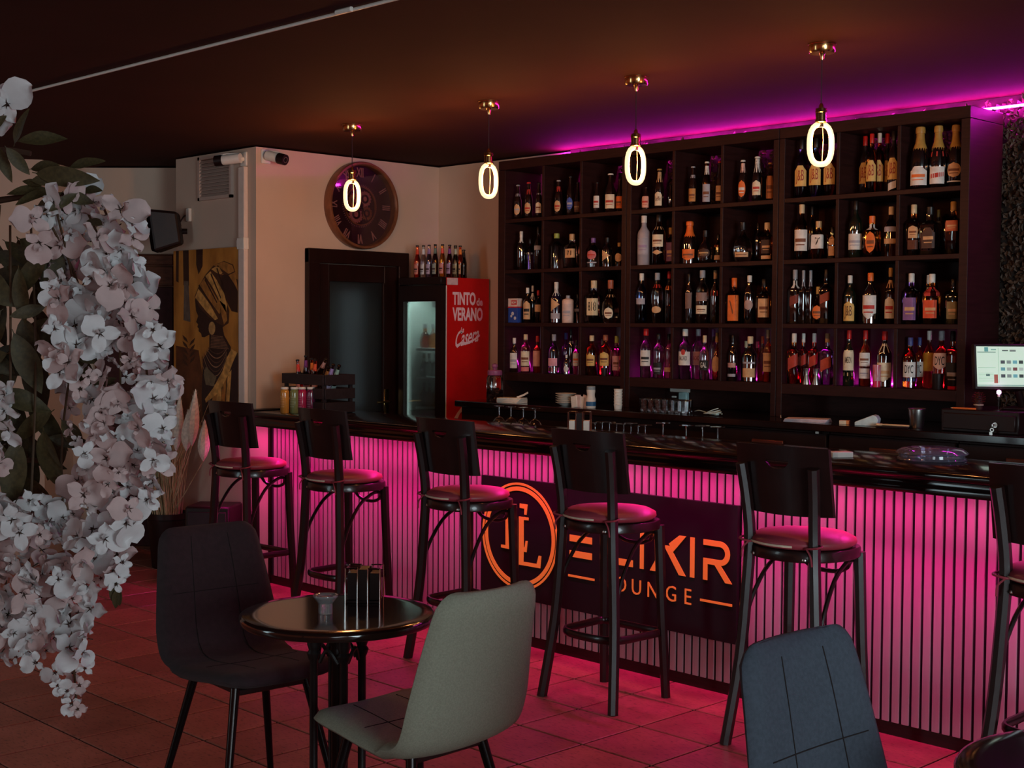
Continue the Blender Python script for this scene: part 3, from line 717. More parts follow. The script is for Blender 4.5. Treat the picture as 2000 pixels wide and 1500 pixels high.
R_(2,9,(1781,27,400,0,'sq','bw','c',((.34,.58,TAN,'arch','',BRN),(.12,.30,(90,45,30),'rect')),'square whiskey bottle with brown arched label'),
       (1813,35,404,.02,'sq','bk','k',((.14,.56,(70,45,38),'crest','',TAN,.95),),'wide square black bottle with crest label'),
       (1829,18,410,.13,'std','bk','gd',((.66,.76,TAN,'neck'),),'black bottle with gold neck tag'),
       (1858,28,394,.03,'sq','bw','gd',((.44,.64,(190,95,60),'rect','',TAN,1.1),),'square bourbon bottle with copper label'))
R_(3,1,(1030,17,562,0,'std','bk','w',((.10,.62,TAN,'arch','',BLK),),'black gin bottle with tall tan label'),
       (1040,13,558,.10,'std','bk','w',((.62,.8,WHT,'neck'),),'black bottle with white neck'),
       (1051,14,567,.03,'std','bw','r',((.34,.56,TAN,'rect'),),'brown bottle with small tan label'))
R_(3,2,(1086,22,551,0,'std','nv','w',((.28,.62,TAN,'tri'),(.10,.24,GRY,'rect'),(.66,.86,WHT,'neck')),'navy bottle with tan triangle and grey label'),
       (1109,23,577,0,'can','cr','gy',((.10,.70,(205,180,170),'rect','',GRY),),'cream ceramic flask bottle'),
       (1128,15,575,.06,'std','bk','k',((.4,.5,GRY,'rect'),),'dim dark bottle'))
R_(3,3,(1157,29,548,0,'sq','cl','c',((.18,.58,(225,205,165),'rect','818',BLK,1.1),),'square clear tequila bottle with cream label and cork'),
       (1192,34,547,0,'round','cl','cp',((.10,.36,CRM,'oval','',BRN,.55),(.60,.66,TAN,'neck')),'round clear tequila bottle with oval label'))
R_(3,4,(1251,21,534,0,'tall','bl','w',((.38,.50,GRY,'rect'),),'slim blue tinted vodka bottle'),
       (1283,23,533,0,'tall','cl','gy',((.70,.77,RED,'neck'),(.20,.34,TAN,'oval')),'clear vodka bottle with red neck seal'),
       (1306,16,530,.04,'tall','bw','r',((.64,.72,ORG,'neck'),),'amber bottle with orange neck ring'))
R_(3,5,(1345,15,535,0,'tall','bk','k',((.30,.62,(120,90,80),'rect'),),'slim black bottle with grey print'),
       (1371,25,528,0,'tall','cl','gy',((.18,.34,CRM,'rect','',BRN),(.42,.58,(140,110,100),'rect')),'netted clear bottle with cream label'),
       (1396,19,528,.04,'std','bk','tn',((.52,.62,RED,'band'),),'dark bottle with red collar'))
R_(3,6,(1432,25,543,0,'sq','bw','o',((.06,.62,ORG,'rect','V',BRN,1.2),),'square brown bottle with big orange label'),
       (1463,21,538,0,'tall','bk','w',((.28,.50,(170,140,130),'oval'),),'black bottle with flower emblem'),
       (1492,26,545,.02,'sq','am','k',((.14,.56,TAN,'rect','',BRN,1.15),),'square amber bottle with large tan label'))
R_(3,7,(1549,22,527,0,'sq','dk','gy',((.36,.52,(120,50,40),'diag','','',1.1),(.66,.8,WHT,'neck')),'square dark whisky bottle with slanted red label'),
       (1568,15,528,.03,'sq','dk','gy',((.7,.84,GRY,'neck'),),'plain square dark whisky bottle'),
       (1582,15,528,.06,'sq','dk','gy',((.7,.84,GRY,'neck'),),'plain square dark whisky bottle, deeper'),
       (1597,24,560,.03,'round','am','gd',((.12,.5,ORG,'oval','',BRN),),'low round bottle with golden medallion'),
       (1613,22,526,.04,'sq','bk','k',((.40,.56,(150,70,50),'diag','','',1.1),),'square black whisky bottle with slanted label'))
R_(3,8,(1659,24,538,0,'std','gn','w',((.06,.46,YEL,'arch','J&B',(90,50,30),1.0),),'green whisky bottle with yellow label'),
       (1699,29,533,0,'std','bk','o',((.10,.56,WHT,'shield','',RED,1.1),),'dark bottle with white and red bird label'),
       (1738,21,523,.03,'std','bw','gd',((.10,.48,CRM,'arch','',RED,1.0),(.64,.78,TAN,'neck')),'brown bourbon bottle with cream label'))
R_(3,9,(1777,27,534,0,'sq','pu','w',((.08,.52,(130,90,140),'rect','',TAN,1.2),),'square whiskey bottle with purple label'),
       (1812,20,537,.13,'sq','bw','w',((.6,.75,TAN,'neck'),),'square whiskey bottle half hidden'),
       (1819,29,535,.02,'sq','am','w',((.12,.48,(215,80,45),'rect','',TAN,1.2),(.56,.74,RED,'neck')),'square whiskey bottle with orange red label'),
       (1861,24,545,.04,'sq','gn','k',((.12,.50,(140,125,80),'rect','',TAN,1.1),),'square whiskey bottle with olive label'))
R_(4,1,(1004,17,660,0,'std','dk','w',((.12,.56,WHT,'rect','',GRY,1.0),),'dark bottle with white label and white cap'),
       (1027,19,653,0,'tall','pk','c',((.18,.56,CRM,'rect','',BRN,1.05),(.04,.15,(205,110,110),'rect')),'pink gin bottle with cream label'),
       (1050,17,656,.03,'std','am','r',((.18,.60,(215,150,130),'rect'),),'amber bottle with salmon label'))
R_(4,2,(1081,22,653,0,'std','cl','gy',((.20,.40,(215,150,160),'rect'),(.06,.16,(210,130,140),'band')),'clear ornate bottle with pink print'),
       (1103,17,650,.11,'std','pu','bl',(),'violet glass bottle'),
       (1107,11,693,0,'std','bk','w',((.06,.50,WHT,'dia','','',1.2),),'miniature dark bottle with white diamond label'),
       (1116,15,640,.10,'std','bk','k',((.66,.72,GRY,'neck'),),'tall black bottle'),
       (1126,14,664,.03,'std','pk','k',((.25,.62,WHT,'rect','',ORG),),'pink bottle with white label'))
R_(4,3,(1151,21,655,0,'tall','am','c',((.24,.54,YEL,'arch','',BRN,.9),),'gold tequila bottle with yellow label'),
       (1166,18,662,.10,'std','am','gy',((.3,.58,WHT,'arch'),),'amber bottle with white arched label'),
       (1183,23,654,.05,'tall','am','cp',((.24,.58,YEL,'arch','',BRN,.9),),'amber tequila bottle with yellow label'),
       (1205,20,656,.05,'sq','pk','g',((.14,.50,(205,150,150),'rect','',BRN),),'square pink gin bottle'))
R_(4,4,(1262,22,642,0,'tall','cl','r',((.24,.56,WHT,'rect','',BLK,1.0),),'clear rum bottle with white script label'),
       (1287,21,651,.03,'tall','cl','k',((.08,.34,BLK,'rect','',GRY),),'clear gin bottle with black label'),
       (1307,18,652,.06,'tall','pk','k',((.14,.24,TAN,'rect'),),'rose pink gin bottle'))
R_(4,5,(1338,25,637,0,'tall','cl','w',((.28,.55,WHT,'rect','BACARDI',BLK,1.15),(.48,.60,RED,'oval','','',.35)),'white rum bottle with white label and white cap, in front'),
       (1364,22,637,.09,'tall','cl','gy',((.28,.55,(220,170,190),'rect','BACARDI',(150,40,60),1.0),),'white rum bottle behind with pinkish label'),
       (1377,20,655,.01,'std','cl','c',((.22,.44,BLK,'rect','GAL',WHT,1.0),),'clear gin bottle with black label'),
       (1394,17,638,.12,'tall','cl','p',(),'clear bottle with violet cap at the back'),
       (1401,20,650,.04,'round','bw','gd',((.16,.52,TAN,'oval'),),'amber liqueur bottle with tan oval label'))
R_(4,6,(1432,19,655,0,'std','bk','k',((.10,.16,GRY,'rect'),(.3,.4,(190,140,130),'rect')),'black bottle with white branch print'),
       (1456,20,666,.12,'std','dk','c',(),'dark bottle with cream cap behind'),
       (1466,29,657,.01,'std','bk','c',((.10,.30,TAN,'rect'),(.40,.44,GRY,'rect')),'wide black bottle with low tan label'),
       (1480,16,667,.14,'std','rd','pk',(),'dark bottle with pink cap behind'),
       (1490,15,657,.12,'std','bw','o',(),'amber bottle with orange cap behind'),
       (1501,20,644,.04,'std','am','tn',((.20,.56,TAN,'rect','',BRN),),'amber bottle with long tan label'))
R_(4,7,(1549,22,651,0,'sq','am','w',((.32,.56,(175,60,45),'diag','','',1.2),),'square amber whisky bottle with slanted red label, at left'),
       (1570,17,651,.05,'sq','bw','w',((.36,.56,(165,50,40),'diag','','',1.2),),'square whisky bottle with slanted red label, second'),
       (1591,19,651,.08,'sq','rd','w',((.36,.56,(190,60,40),'diag','','',1.2),),'square red whisky bottle with slanted label, third'),
       (1617,23,651,.05,'sq','pu','tn',((.30,.52,(190,80,60),'diag','','',1.2),),'square violet lit whisky bottle'))
R_(4,8,(1659,22,643,0,'std','gn','r',((.28,.64,CRM,'rect','JAMESON',BLK,1.1),(.18,.24,TAN,'band')),'green whiskey bottle with cream label'),
       (1691,24,643,.03,'std','am','r',((.36,.60,WHT,'rect','',BRN),(.14,.32,WHT,'rect','',GRY)),'amber bottle with two white labels'),
       (1729,29,647,.02,'std','bk','r',((.10,.44,CRM,'shield','',TAN,1.1),(.62,.78,CRM,'neck')),'dark whisky bottle with cream pointed label'))
R_(4,9,(1772,27,659,0,'std','am','bl',(DYC,(.14,.20,BLU,'band')),'whisky bottle with white label and blue cap, in front'),
       (1797,20,659,.08,'std','am','bl',(DYC,),'whisky bottle with white label and blue cap, behind'),
       (1816,24,641,.10,'std','ye','w',((.3,.62,(205,150,50),'rect'),),'yellow liqueur bottle'),
       (1840,31,644,.05,'std','am','gy',((.34,.62,(222,190,175),'shield','DYC',BLK,1.05),),'large whisky bottle with rosy pointed label'),
       (1862,25,641,.06,'sq','am','k',((.06,.46,BLK,'rect','',GRY,1.2),),'square whiskey bottle with black label'))
count = {}
for e in T: count[e[:2]] = count.get(e[:2], 0)+1
seen = {}
def placename(k, n):
    if n == 1: return 'alone'
    if k == 1: return 'leftmost'
    if k == n: return 'rightmost'
    if n == 3: return 'middle'
    return ORD[k]+' from left'
for e in T:
    row, col, px, w, top, dep, shape, gl, cap, labels, look = e
    y = SY0+0.055+dep; zb = SZ[row]
    k = seen[row, col] = seen.get((row, col), 0)+1
    x = at(px, 632, 1, y).x; dist = (Vector((x, y, 1.5))-CAM).dot(CF)
    R = w*0.5*dist/F_PX
    x0, x1 = CELL[col]; x = min(max(x, x0+R*1.08+.003), x1-R*1.08-.003)
    y = min(y, SY1-0.02-R*1.05); y = max(y, SY0+R*1.05+.004)
    zt_ = at(px, top, 1, y).z; H = min(zt_-zb, {1:.288,2:.272,3:.285,4:.267}[row])
    lab = '%s, %s, %s compartment, %s' % (look.split(', at left')[0] if False else look, ROW[row], ORD[col], placename(k, count[row, col]))
    wl = lab.split()
    if len(wl) > 16: lab = '%s, %s, compartment %s, %s' % (look.replace(' with ', ', '), ROW[row], ORD[col], placename(k, count[row, col]).replace(' from left', ''))
    make_bottle('bottle', (x, y, zb), R, H, shape, gl, cap, labels, lab, 'bottle', 'bottles on the back shelves', mid=-math.pi/2+(math.atan2(-y, -x)+math.pi/2)*random.uniform(.45,.75))
# odd things among the bottles
p = at(1006, 620, 1, SY0+0.05); b = thing('carton', (p.x, SY0+0.05, SZ[3]), 'blue and white carton with a red stripe among the bottles', 'box')
MB().cbox(-.040,.040,-.02,.02,0,.092,.0015).build('box_body', c_mat((40,70,150),.5), b)
MB().cbox(-.0405,.0405,-.0207,.0207,.092,.146,.0015).build('upper_panel', c_mat((220,195,185),.5), b)
MB().box(-.041,.041,-.0212,.0212,.090,.097).build('stripe', c_mat((190,35,40),.5), b)
MB().box(-.012,.036,-.0218,-.0205,.108,.134).build('logo_patch', c_mat((190,35,40),.5), b)
text_on(MB(), 'BOM', (.012,-.0219,.121), X, Z, WN, .018, .0006, bold=.0004).build('lettering', M_WHITE, b)
for i,(q,r_) in enumerate((((.0,.055),.011),((-.012,.040),.008),((.02,.028),.010))): MB().ring(0.002, r_, 12, (q[0],-.0202,q[1]), X, Z, WN, .0008).build('print_dot', c_mat((205,205,210),.5), b)
for i, px in enumerate((1575, 1594)):
    p = at(px, 742, 1, SY0+0.035)
    t = thing('jigger', (p.x, SY0+0.035, SZ[4]), ('steel bar jigger left of the pair, bottom row, seventh compartment','steel bar jigger right of the pair, bottom row, seventh compartment')[i], 'jigger', 'bar jiggers')
    MB().lathe([(.019,0),(.019,.002),(.009,.045),(.0085,.05),(.016,.078),(.0145,.078),(.007,.05)], 18).build('cup', M_STEEL, t)
p = at(1712, 752, 1, SY0+0.03)
t = thing('tumbler', (p.x, SY0+0.03, SZ[4]), 'pink striped shot tumbler, bottom row, eighth compartment', 'glass')
MB().lathe([(.017,0),(.018,.003),(.019,.105),(.017,.105),(.016,.01)], 18).build('glass_body', mat('pink_striped_glass', s2l((235,90,120)), .2, trans=.35, col2=s2l((245,200,205)), scale=50, stretch=(1,1,.3)), t)
MB().lathe([(.0185,.0),(.0192,.02),(.0185,.03)], 18).build('base_band', c_mat((200,30,70),.3), t)
for px, R, H, lab in ((1831, .026, .072, 'black ceramic cup in front of the bottles, bottom row, ninth compartment'), (1181, .019, .045, 'small black ceramic cup, bottom row, third compartment')):
    p = at(px, 752, 1, SY0+0.03); t = thing('cup', (p.x, SY0+R+.006, SZ[4]), lab, 'cup')
    MB().lathe([(R*.85,0),(R*.9,.003),(R,H),(R*.9,H),(R*.8,.008)], 20).build('cup_body', M_BLACKPL, t)
    MB().lathe([(R*1.0,H-.004),(R*1.03,H-.001),(R*1.0,H+.001),(R*.9,H)], 20).build('rim', M_BLACKPL, t)
# ------------------------------------------------------------------ dark door in the clock wall
dy0, dy1, dz = 4.935, 5.738, 2.012
dr = thing('door_1', (XW, (dy0+dy1)/2, 0), 'dark varnished door with an added backlit pane under the round clock', 'door'); dr['kind'] = 'structure'
hw = (dy1-dy0)/2
def DB(name, y0, y1, x0, x1, z0, z1, m=M_DOOR, c=.004, par=None): return MB().cbox(x0, x1, y0, y1, z0, z1, c).build(name, m, par or dr, smooth=30)
DB('frame_post', -hw, -hw+.085, 0, .045, 0, dz); DB('frame_post', hw-.085, hw, 0, .045, 0, dz); DB('frame_head', -hw, hw, 0, .046, dz-.09, dz)
DB('stile', -hw+.087, -hw+.165, 0.002, .028, 0.01, dz-.092); DB('stile', hw-.195, hw-.087, 0.002, .028, 0.01, dz-.092)
DB('rail', -hw+.163, hw-.193, 0.002, .026, dz-.20, dz-.093); DB('rail', -hw+.163, hw-.193, 0.002, .026, .85, .98); DB('rail', -hw+.163, hw-.193, 0.002, .026, .01, .16)
DB('panel', -hw+.163, hw-.193, 0.002, .012, .16, .85)
M_PANE = mat('frosted_pane', s2l((170,170,172)), 0.50, trans=1.0, var=0.02)
DB('pane', -hw+.160, hw-.190, 0.002, .010, .98, dz-.20, M_PANE, .001)  # pane added to soften the glow panel behind it
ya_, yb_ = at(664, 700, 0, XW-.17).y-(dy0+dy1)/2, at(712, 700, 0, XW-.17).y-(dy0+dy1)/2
MB().box(-.199,-.003,dcv[0]+.001-(dy0+dy1)/2,dcv[0]+.004-(dy0+dy1)/2,dcv[2],dcv[3]).box(-.199,-.003,dcv[1]-.004-(dy0+dy1)/2,dcv[1]-.001-(dy0+dy1)/2,dcv[2],dcv[3]).box(-.199,-.193,dcv[0]-(dy0+dy1)/2,dcv[1]-(dy0+dy1)/2,dcv[2],dcv[3]).build('dark_lining', M_BLACKPL, dr, smooth=None)  # added lining, keeps the cavity around the glow panel dark
DB('added_glow_panel', ya_, yb_, -.180, -.170, 1.0, 1.76, mat('added_blue_glow', s2l((90,120,140)), .6, emit=s2l((140,160,165)), estr=.20, var=0), .001)  # emissive panel added for the bluish patch on the door
for a, b_, c_, d_ in ((-hw+.161,-hw+.171,.98,dz-.20),(hw-.203,hw-.191,.98,dz-.20)): DB('bead', a, b_, .009, .030, c_, d_, M_DOOR, .002)
pl = at(754, 790, 0, XW+.03)
hd = MB().cbox(.028,.034, pl.y-(dy0+dy1)/2-.02, pl.y-(dy0+dy1)/2+.02, pl.z-.10, pl.z+.10, .002).build('lock_plate', M_BRASS, dr)
MB().tube([(.034, pl.y-(dy0+dy1)/2, pl.z+.02),(.075, pl.y-(dy0+dy1)/2, pl.z+.02),(.080, pl.y-(dy0+dy1)/2-.03, pl.z+.02),(.080, pl.y-(dy0+dy1)/2-.11, pl.z+.02)], .008, 8).build('lever', M_BRASS, hd)
# ------------------------------------------------------------------ clock
ck = thing('wall_clock', (XW+.001, 5.352, 2.298), 'big round bronze wall clock with roman numerals and open gears', 'clock')
M_BRZ = mat('aged_bronze', (0.24,0.085,0.038), 0.35, metal=0.3, var=0.2, scale=15)
M_DIAL = mat('dark_plum_dial', (0.030,0.008,0.012), 0.35, var=0.1)
RC = 0.272
Rx = Matrix(((0,0,1,0),(1,0,0,0),(0,1,0,0),(0,0,0,1)))   # lathe axis -> +x
MB().lathe([(RC,0),(RC+.004,.01),(RC+.004,.062),(RC,.070),(RC-.012,.070),(RC-.018,.062),(RC-.018,.012)], 56, M=Rx, cap=False).build('rim', M_BRZ, ck)
MB().lathe([(RC-.012,.004),(RC-.012,.012)], 56, M=Rx).build('dial', M_DIAL, ck)
O = Vector((.0125,0,0)); UY, VZ, WX = Y, Z, X
MB().ring(.118,.126,48,O,UY,VZ,WX,.012).build('inner_ring', M_BRZ, ck)
M_NUM = mat('dull_bronze_numerals', (0.42,0.19,0.16), 0.4)
RN = ['XII','I','II','III','IIII','V','VI','VII','VIII','IX','X','XI']
for k in range(12):
    a = math.pi/2-2*math.pi*k/12; e = UY*math.cos(a)+VZ*math.sin(a); tt = UY*math.sin(a)-VZ*math.cos(a)
    text_on(MB(), RN[k], O+e*.208, tt, e, WX, .085, .006, sx=.55, bold=.0008).build('numeral', M_NUM, ck)
mk = MB()
for k in range(60):
    a = 2*math.pi*k/60; e = UY*math.cos(a)+VZ*math.sin(a); tt = UY*math.sin(a)-VZ*math.cos(a)
    o_ = O+e*.128; mk.add([o_-tt*.0018, o_+tt*.0018, o_+tt*.0018+e*.010, o_-tt*.0018+e*.010], [(0,1,2,3)])
mk.build('minute_track', M_NUM, ck, smooth=None)
def gear(c, r, n, m, name):
    pts = []
    for k in range(n*4):
        a = 2*math.pi*k/(n*4); rr = r if (k % 4) < 2 else r*.88
        pts.append((c[0]+rr*math.cos(a), c[1]+rr*math.sin(a)))
    g_ = MB().prism(pts, O+WX*.002, UY, VZ, WX, .006).build(name, m, ck, smooth=None)
    MB().ring(r*.30, r*.55, 20, O+WX*.008+UY*c[0]+VZ*c[1], UY, VZ, WX, .003).build('hub_ring', M_DIAL, g_, smooth=None)
M_GR = mat('rosy_gear_metal', (0.32,0.10,0.09), 0.4)
for i,(c,r,n) in enumerate((((.035,.045),.052,16),((-.05,.03),.045,14),((-.035,-.055),.058,18),((.05,-.045),.045,14),((0,-.005),.03,10))): gear(c, r, n, M_GR if i%2==0 else M_BRZ, 'gear')
for a, l, w in ((math.radians(-62), .10, .006), (math.radians(200), .15, .005)):
    e = UY*math.cos(a)+VZ*math.sin(a); tt = UY*math.sin(a)-VZ*math.cos(a); o_ = O+WX*.016
    MB().add([o_-tt*w, o_+tt*w, o_+e*l+tt*.002, o_+e*l-tt*.002, o_-tt*w+WX*.002, o_+tt*w+WX*.002, o_+e*l+tt*.002+WX*.002, o_+e*l-tt*.002+WX*.002], [(0,1,2,3),(4,5,6,7),(0,1,5,4),(1,2,6,5),(2,3,7,6),(3,0,4,7)]).build('hand', M_BLACKPL, ck, smooth=None)
MB().lathe([(RC-.016,.054),(RC-.016,.057)], 48, M=Rx).build('cover_glass', pane_mat('clock_cover_glass', (.97,.93,.95), .12), ck)
# ------------------------------------------------------------------ fridge
FY1, FZ = 6.012, 1.842
FX1 = at(955, 545, 1, FY1).x; FY0 = at(861, 545, 0, FX1).y; FX0 = max(XW+.012, at(779, 545, 1, FY0).x); FDT = at(871, 545, 0, FX1).y-FY0
fr = thing('drinks_fridge', ((FX0+FX1)/2, FY0, 0), 'tall drinks fridge with glass door and red printed side', 'fridge')
fo = Vector(fr.location); fx0, fx1 = FX0-fo.x, FX1-fo.x; fd = FY1-FY0
M_RED = mat('red_fridge_vinyl', s2l((205,14,16)), 0.38, var=0.03)
M_FIN = mat('fridge_liner', s2l((205,215,210)), 0.5, var=0.03)
th = .03
MB().box(fx1-th, fx1, FDT+.003, fd, 0, FZ).build('side_panel', M_RED, fr, smooth=None)
MB().box(fx0, fx0+th, FDT+.003, fd, 0, FZ).build('side_panel', M_BLACKPL, fr, smooth=None)
MB().box(fx0, fx1-.0005, FDT+.003, fd, FZ-.05, FZ-.0005).build('top_panel', M_BLACKPL, fr, smooth=None)
MB().box(fx0+th, fx1-th, fd-.02, fd-.001, .1, FZ-.05).build('back_liner', M_FIN, fr, smooth=None)
MB().box(fx0+th, fx0+th+.004, .05, fd-.02, .1, FZ-.05).box(fx1-th-.004, fx1-th, .05, fd-.02, .1, FZ-.05).build('side_liner', M_FIN, fr, smooth=None)
MB().box(fx0+th, fx1-th, FDT+.003, fd-.02, 0, .12).build('base', M_BLACKPL, fr, smooth=None)
fdoor = MB().box(fx0, fx0+.045, 0, FDT, .08, FZ-.05).box(fx1-.050, fx1, 0, FDT, .08, FZ-.05).box(fx0+.045, fx1-.050, 0, FDT, FZ-.15, FZ-.05).box(fx0+.045, fx1-.050, 0, FDT, .08, .2).build('door', M_BLACKPL, fr, smooth=None)
MB().box(fx0+.045, fx1-.050, .018, .024, .2, FZ-.15).build('door_glass', pane_mat('fridge_door_glass', (.88,.94,.92), .10, .04, (.6,.7,.68)), fdoor, smooth=None)
MB().cbox(fx0, fx1, 0, FDT+.002, FZ-.045, FZ+.004, .004).build('header', M_BLACKPL, fr)
MB().box(fx1-.002, fx1+.001, FDT+.0005, FDT+.007, .1, FZ-.05).build('seal', M_WHITE, fr, smooth=None)
MB().box(fx0+.050, fx0+.058, .030, .040, .22, FZ-.16).build('light_tube', mat('fridge_tube', s2l((200,240,235)), .4, emit=s2l((200,228,222)), estr=1.6, var=0), fr, smooth=None)
shz = [1.395, 1.205, 1.015, .82, .62]
for z_ in shz: MB().cbox(fx0+th+.05, fx1-th-.006, .075, fd-.022, z_-.018, z_, .003).build('shelf', mat('fridge_shelf', s2l((165,165,165)), .4), fr)
for z0_, z1_, y0_, y1_ in ((1.66,1.76,fd-.16,fd-.06),): MB().box(fx0+th+.0045, fx0+th+.0055, y0_, y1_, z0_, z1_).build('notice', c_mat((120,112,112),.7), fr, smooth=None)
MB().box(fx1-.0005, fx1+.0008, FDT+.008, FDT+.10, FZ-.045, FZ-.002).build('notice', c_mat((215,180,180),.6), fr, smooth=None)
fl = bpy.data.lights.new('fridge_fill_light','AREA'); fl.shape='RECTANGLE'; fl.size=.30; fl.size_y=.05; fl.color=(.80,1,.95); fl.energy=2.8  # area light added to brighten the interior beside the tube
flo = bpy.data.objects.new('fridge_fill_light', fl); COL.objects.link(flo); flo.parent = fr; flo.location = (0,.09,FZ-.06)
# lettering on the red side (faces +x, reads along +y)
fs = Vector((fx1+.0003, 0, 0))
def fpt(px, py): p = at(px, py, 0, FX1); return Vector((fx1+.0003, p.y-fo.y, p.z))
M_PKW = mat('pale_pink_print', s2l((245,205,212)), .5, var=.02)
c = (fpt(884,571)+fpt(929,598))/2; text_on(MB(), 'TINTO', c, Y, Z, X, .108, .0008, fit=(fpt(929,585)-fpt(884,585)).y, bold=.004).build('lettering', M_PKW, fr, smooth=None)
c = (fpt(930,583)+fpt(943,598))/2; text_on(MB(), 'de', c, Y, Z, X, .066, .0008, fit=(fpt(942,590)-fpt(930,590)).y, bold=.002).build('lettering', M_PKW, fr, smooth=None)
c = (fpt(884,601)+fpt(943,629))/2; text_on(MB(), 'VERANO', c, Y, Z, X, .112, .0008, fit=(fpt(943,615)-fpt(884,615)).y, bold=.004).build('lettering', M_PKW, fr, smooth=None)
c = (fpt(888,668)+fpt(937,650))/2; sl_ = Vector((0, .96, .20)); text_on(MB(), 'Casera', c, sl_, Vector((0,.22,.98)), X, .150, .0008, fit=(fpt(937,660)-fpt(889,660)).y, bold=.002).build('lettering', M_PKW, fr, smooth=None)
c = fpt(903,645); text_on(MB(), 'La', c, sl_, Vector((0,.22,.98)), X, .055, .0008, sx=.6, bold=.001).build('lettering', M_PKW, fr, smooth=None)
sw = [(889,674),(893,680),(899,672),(905,674),(915,672),(925,666),(937,657),(937,653),(924,663),(912,668),(900,668),(894,672)]
MB().add([fpt(*q) for q in sw], [tuple(range(len(sw)))]).build('swash', M_PKW, fr, smooth=None)
# partial big script at the bottom
for pts in ([(884,822),(893,806),(903,793),(912,788),(919,793),(921,806),(920,820),(910,820),(910,806),(906,800),(898,808),(893,820)],[(924,820),(932,800),(940,789),(944,792),(936,806),(933,822)],[(940,822),(946,806),(949,790),(953,792),(952,806),(946,824)]):
    MB().add([fpt(*q) for q in pts], [tuple(range(len(pts)))]).build('script_letter', M_PKW, fr, smooth=None)
# bottles in the fridge
for zi, (z_, gl, cols) in enumerate(((1.395,'am',((817,0),(831,.0),(845,.02))),(1.205,'cl',((812,0),(825,0),(838,0),(850,.03))),(1.015,'am',((812,0),(825,0),(838,0),(850,.03))))):
    for k, (px, dp) in enumerate(cols):
        y = FY0+.13+dp; p = at(px, 700, 1, y); x = min(max(p.x, FX0+.10), FX1-.068)
        make_bottle('soda_bottle', (x, y, z_), .028, .155, 'round', gl, 'gy', (), '%s soda bottle on the %s fridge shelf, %s' % (('amber','clear','brown')[zi], ('upper','middle','lower')[zi], placename(k+1, len(cols))), 'bottle', 'bottles inside the fridge')
# bottles on top of the fridge
tops = [(815,479,(225,60,35),(220,70,40),'red'),(827,479,(205,210,215),(215,215,220),'silver'),(838,478,(120,110,150),(150,120,170),'lilac'),(850,477,(70,10,12),(110,130,120),'dark red'),(864,477,(230,140,30),(225,80,70),'orange'),(878,478,(90,8,25),(130,70,140),'plum'),(891,479,(190,190,170),(190,190,170),'pale'),(907,479,(190,50,15),(235,130,50),'rust'),(923,480,(215,195,165),(235,180,80),'straw'),(917,487,(30,8,8),(30,10,8),'black')]
for k, (px, top, gc, nc, nm) in enumerate(tops):
    y = FY0+.055+(.04 if k % 2 else 0)+(.12 if nm == 'black' else 0)+(.09 if k in (6,7,8) else 0)+(.03 if k in (2,) else 0)
    p = at(px, 540, 1, y); zt_ = at(px, top, 1, y).z
    make_bottle('mixer_bottle', (min(max(p.x,FX0+.03),FX1-.026), y, FZ+(.004 if y < FY0+.05 else 0)), .0205, zt_-FZ, 'beer', glass(gc), 'k', ((.12,.42,tuple(int(v*.5+90) for v in nc),'rect','',(60,35,40),.9),(.72,.88,nc,'neck')), 'small %s mixer bottle with dark cap standing on top of the fridge' % nm, 'bottle', 'mixer bottles on the fridge')
# ------------------------------------------------------------------ things on the painting wall and corner
def PW(px, py): return at(px, py, 1, Y0)
# trunking pipe
pt, pb = PW(478, 326), PW(478, 772)
tk = thing('cable_trunking', (PW(479,500).x, Y0, 1.06), 'vertical white cable trunking beside the painting corner', 'cable trunking')
MB().cbox(-.032,.032,-.030,0,0,pt.z-1.06,.004).build('duct', mat('trunking_plastic', s2l((222,206,194)), .5, var=.03), tk)
zc_ = PW(478,476).z-1.06
MB().cbox(-.038,.038,-.036,.0,zc_-.035,zc_+.035,.003).build('coupler', M_WHITE, tk)
MB().cbox(-.055,-.038,-.03,.0,zc_-.022,zc_+.022,.003).build('clip', M_WHITE, tk)
# louvred grille
g0, g1 = PW(391, 297), PW(456, 384)
gr = thing('louvre_grille', ((g0.x+g1.x)/2, Y0, g1.z-.005), 'pale louvred air grille high on the wall near the camera', 'grille')
gw = (g1.x-g0.x)/2; gh = ZC-.015-(g1.z-.005)
M_GRL = mat('grille_enamel', s2l((190,168,155)), .5, var=.03)
MB().box(-gw,-gw+.02,-.02,0,0,gh).box(gw-.02,gw,-.02,0,0,gh).box(-gw,gw,-.02,0,0,.018).box(-gw,gw,-.02,0,gh-.018,gh).build('frame', M_GRL, gr, smooth=None)
MB().box(-gw+.01,gw-.01,-.004,-.001,.01,gh-.01).build('backing', c_mat((95,70,60),.8), gr, smooth=None)
ns = 11
for k in range(ns):
    z_ = .03+(gh-.06)*k/(ns-1)
    MB().add([(-gw+.02,-.019,z_-.010),(gw-.02,-.019,z_-.010),(gw-.02,-.004,z_+.008),(-gw+.02,-.004,z_+.008),(-gw+.02,-.019,z_-.013),(gw-.02,-.019,z_-.013),(gw-.02,-.004,z_+.005),(-gw+.02,-.004,z_+.005)],[(0,1,2,3),(7,6,5,4),(0,1,5,4),(2,3,7,6),(1,2,6,5),(0,3,7,4)]).build('louvre', M_GRL, gr, smooth=None)
